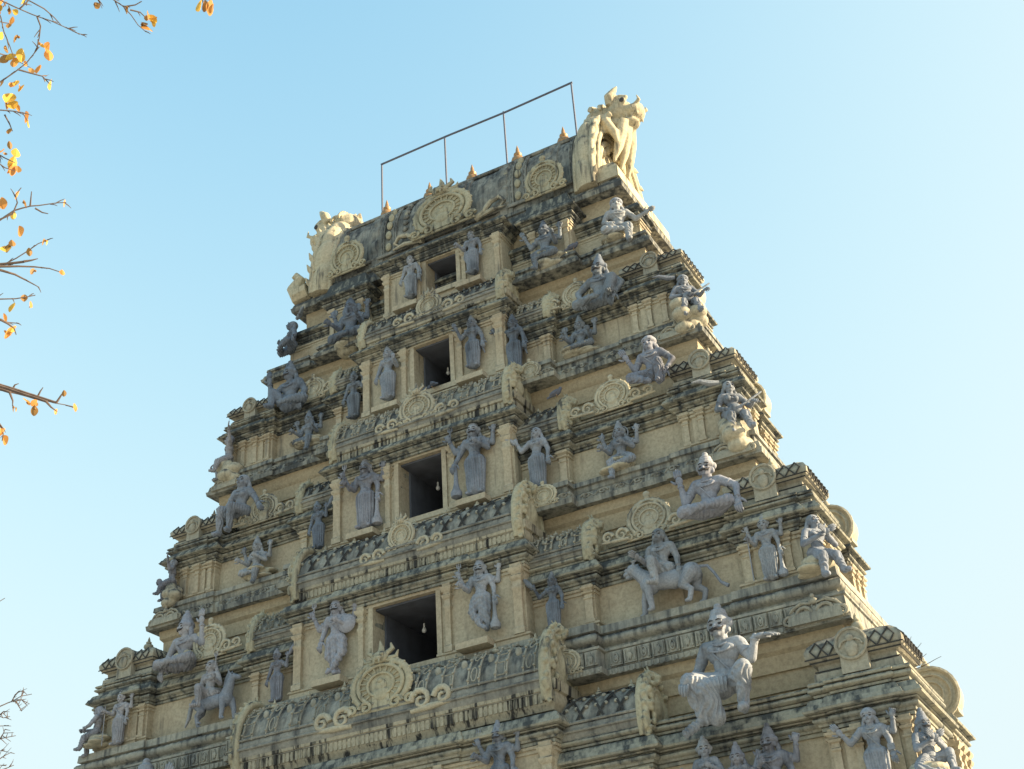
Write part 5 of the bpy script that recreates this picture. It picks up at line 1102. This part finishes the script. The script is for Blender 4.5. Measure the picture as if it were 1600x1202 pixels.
BR2= [[(-2.468,-9.79,7.595),(-1.654,-9.004,8.138),(-1.277,-8.659,8.351),(-1.16,-8.558,8.421),(-1.05,-8.476,8.508),(-0.947,-8.377,8.542)],[(-1.161,-8.555,8.412),(-1.108,-8.549,8.521),(-1.063,-8.526,8.577)],[(-1.12,-8.524,8.441),(-1.089,-8.433,8.329),(-1.082,-8.408,8.294)],[(-1.05,-8.476,8.508),(-1.014,-8.472,8.581)],[(-1.147,-8.545,8.422),(-1.058,-8.459,8.455),(-1.02,-8.383,8.387)],[(-1.636,-9.046,8.269),(-1.351,-8.696,8.249),(-1.271,-8.575,8.194),(-1.202,-8.507,8.216)],[(-1.296,-8.62,8.227),(-1.252,-8.596,8.283),(-1.245,-8.572,8.248)],[(-1.672,-8.962,8.007),(-1.317,-8.573,8.077),(-1.232,-8.482,8.091)],[(-2.514,-9.658,7.172),(-1.465,-8.639,7.849),(-1.341,-8.519,7.9),(-1.253,-8.433,7.932),(-1.185,-8.365,7.954)],[(-1.342,-8.516,7.891),(-1.294,-8.503,7.982),(-1.275,-8.506,8.036)],[(-1.706,-8.881,7.745),(-1.362,-8.468,7.733),(-1.312,-8.42,7.753)],[(-1.727,-8.828,7.571),(-1.375,-8.437,7.627),(-1.309,-8.386,7.684),(-1.257,-8.343,7.722)],[(-1.738,-8.802,7.484),(-1.386,-8.411,7.54),(-1.327,-8.342,7.534)],[(-1.382,-9.554,9.715),(-1.018,-9.165,9.804),(-0.96,-9.127,9.853)],[(-1.747,-8.777,7.397),(-1.394,-8.391,7.469),(-1.319,-8.321,7.508),(-1.254,-8.265,7.546)]]
WD= [[(10.082,1.5,9.307),(10.28,1.5,9.526),(10.423,1.5,9.649)],[(10.078,1.5,9.236),(10.284,1.5,9.333),(10.468,1.5,9.435)],[(10.09,1.5,9.186),(10.39,1.5,9.238),(10.708,1.5,9.332)],[(10.077,1.5,9.071),(10.285,1.5,9.025),(10.491,1.5,9.027)],[(10.084,1.5,9.426),(10.184,1.5,9.62),(10.271,1.5,9.806)]]
# ------------------------------------------------------------------ trees
def branch_mb(mb, pts, r0, r1, n=6):
    q = []
    for a, b in zip(pts, pts[1:]):
        a, b = V(a), V(b); m = max(1, int((b-a).length/.05)); m = min(m, 12)
        for k in range(m): q.append(a.lerp(b, k/m) + noise.noise_vector(a.lerp(b, k/m)*9)*.006)
    q.append(V(pts[-1])); m = len(q)
    mb.tube(q, [r0+(r1-r0)*k/(m-1) for k in range(m)], n)
def leaf(mb, p, s, d):
    """one drooping blade, pointed, folded along the midrib and curled"""
    d = (V(d)+V((0, 0, -.7))).normalized(); u = d.cross(V((random.uniform(-1, 1), random.uniform(-1, 1), .3))).normalized(); n = d.cross(u)
    wd = s*random.uniform(.28, .42); vs = []; fs = []
    for k in range(7):
        t = k/6; w_ = wd*math.sin(math.pi*min(1, t*.92+.04))**.8; c = p + d*s*t + n*s*(.25*t*t)
        vs += [c-u*w_+n*w_*.45, c, c+u*w_+n*w_*.45]
    for k in range(6): fs += [(3*k, 3*k+1, 3*k+4, 3*k+3), (3*k+1, 3*k+2, 3*k+5, 3*k+4)]
    mb.add(vs, fs)
tree = empty('autumn_tree', 'nearby tree with thin dark twigs and sparse orange yellow leaves at the left edge', 'tree', (5.6, -18.2, 0))
TO = V(tree.location)
mb = MB(); mb.M = Matrix.Translation(-TO)
mb.tube([(5.6, -18.2, -.1), (5.65, -18.15, 1.2), (5.5, -18.1, 2.6), (5.7, -18.2, 4.0), (5.9, -18.3, 5.2)], [.26, .2, .17, .14, .1], 12)
trunk = mb.build('trunk', M_bark, tree)
mb = MB(); mb.M = Matrix.Translation(-TO); roots = [p[0] for p in BR if p[0][0] < 9.0]
hubs = []
for z, y, x in ((4.8, -18.25, 6.9), (5.6, -18.4, 7.1), (6.5, -18.6, 7.3), (7.5, -18.9, 7.6), (8.4, -19.0, 8.1)):
    st = V((5.7, -18.2, max(3.2, z-2.6))); h_ = V((x, y, z)); branch_mb(mb, [st, st.lerp(h_, .5)+V((0, .1, .25)), h_], .08, .035, 8); hubs.append(h_)
limbs = mb.build('limb', M_bark, tree)
mb = MB(); mb.M = Matrix.Translation(-TO)
for b in BR:
    p0 = V(b[0]); main = p0.x < 8.95 or b[0][2] > 8.3
    L_ = sum((V(q)-V(p)).length for p, q in zip(b, b[1:]))
    if main:
        h_ = min(hubs, key=lambda q: (q-p0).length); branch_mb(mb, [h_, h_.lerp(p0, .5)+V((0, 0, .08)), p0], .016, .008)
    branch_mb(mb, b, .0085 if main else .0058, .0026)
    for k in range(int(L_/.1)):      # small spurs and buds
        i = random.randrange(len(b)-1); p = V(b[i]).lerp(V(b[i+1]), random.random()); d = (V(b[i+1])-V(b[i])).normalized() + V((random.uniform(-.8, .8), random.uniform(-.8, .8), random.uniform(-.8, .8)))
        d.normalize(); e = random.uniform(.02, .07); mb.tube([p, p+d*e*.6, p+d*e+V((0, 0, -.006))], [.0042, .003, .0015], 5)
ends_ = []
for h_ in hubs:                        # the side of the crown away from the photographer
    for k in range(9):
        d = V((random.uniform(-1.6, .1), random.uniform(-1.2, 1.2), random.uniform(-.2, 1.3))); p = h_+d*.8+V((0, 0, .1)); branch_mb(mb, [h_, p, p+d*.7+V((0, 0, -.1))], .02, .004, 5)
        ends_.append(p+d*.7+V((0, 0, -.1)))
        for j in range(6):
            e = p.lerp(p+d*.7+V((0, 0, -.1)), random.random()); e2 = e+V((random.uniform(-.2, .2), random.uniform(-.2, .2), random.uniform(-.1, .2))); mb.tube([e, e2], [.005, .002], 4); ends_.append(e2)
mb.build('twigs', M_bark, tree)
lm = [MB(Matrix.Translation(-TO)) for _ in range(3)]
for x, y, z, s, c in LV:
    p = V((x, y, z)); d = V((random.uniform(-.3, .5), random.uniform(-.3, .3), random.uniform(-.3, .3)))
    leaf(lm[c], p+V((0, 0, s*.6)), s*1.5, d)
    if random.random() < .35: leaf(lm[(c+1) % 3], p+V((random.uniform(-.02, .02), .02, s*.4)), s*1.0, d)
    if c == 2 and random.random() < .6: lm[2].ell(p+V((.01, 0, .0)), (s*.25, s*.22, s*.22), nu=8, nv=6)
for k, e in enumerate(ends_): leaf(lm[k % 3], e, .07, (0, 0, -1))
for m, M_ in zip(lm, M_leaf): m.build('leaves', M_, tree)
bt = empty('bare_tree', 'distant leafless tree whose fine twigs reach in at the lower left edge', 'tree', (-7.5, -9.0, 0)); TO2 = V(bt.location)
mb = MB(Matrix.Translation(-TO2)); mb.tube([(-7.5, -9, -.1), (-7.4, -9, 2.5), (-7.2, -8.8, 5), (-7.0, -8.4, 7.4)], [.3, .24, .18, .1], 10); mb.build('trunk', M_bark, bt)
mb = MB(Matrix.Translation(-TO2))
for b in BR2:
    p0 = V(b[0]); top = V((-7.1, -8.6, 6.2))
    if len(b) > 3: branch_mb(mb, [top, top.lerp(p0, .5)+V((0, 0, .4)), p0], .05, .025)
    elif (p0-V(b[-1])).length > .5: branch_mb(mb, [top, p0], .04, .02)
    branch_mb(mb, b, .02 if len(b) > 3 else .011, .005)
    for k in range(5):
        i = random.randrange(len(b)-1); p = V(b[i]).lerp(V(b[i+1]), random.random()); d = V((random.uniform(0, 1), random.uniform(-.4, .4), random.uniform(-.7, .7)))*.16; mb.tube([p, p+d], [.007, .003], 4)
for k in range(26):
    a = random.uniform(0, 6.28); top = V((-7.1, -8.6, random.uniform(4, 7.4))); p = top+V((math.cos(a)*1.3, math.sin(a)*1.3, random.uniform(.5, 1.4)))
    if p.x > -6.4: p.x = -6.6
    branch_mb(mb, [top, p, p+V((math.cos(a+.5)*.8, math.sin(a+.5)*.8, .6)) if p.x < -7 else p+V((0, 0, .6))], .05, .008, 5)
mb.build('twigs', M_bark, bt)
wd = empty('weed', 'thin dry weed stalks sprouting from the lower right edge of the tower', 'plant', (10.0, 1.5, 9.25)); TO3 = V(wd.location)
mb = MB(Matrix.Translation(-TO3))
for b in WD: branch_mb(mb, [(9.95, 1.5, 9.2)]+b, .012, .004, 5)
mb.build('stalks', M_bark, wd)
if bpy.data.scenes.get('work'): bpy.data.scenes.remove(bpy.data.scenes['work'])
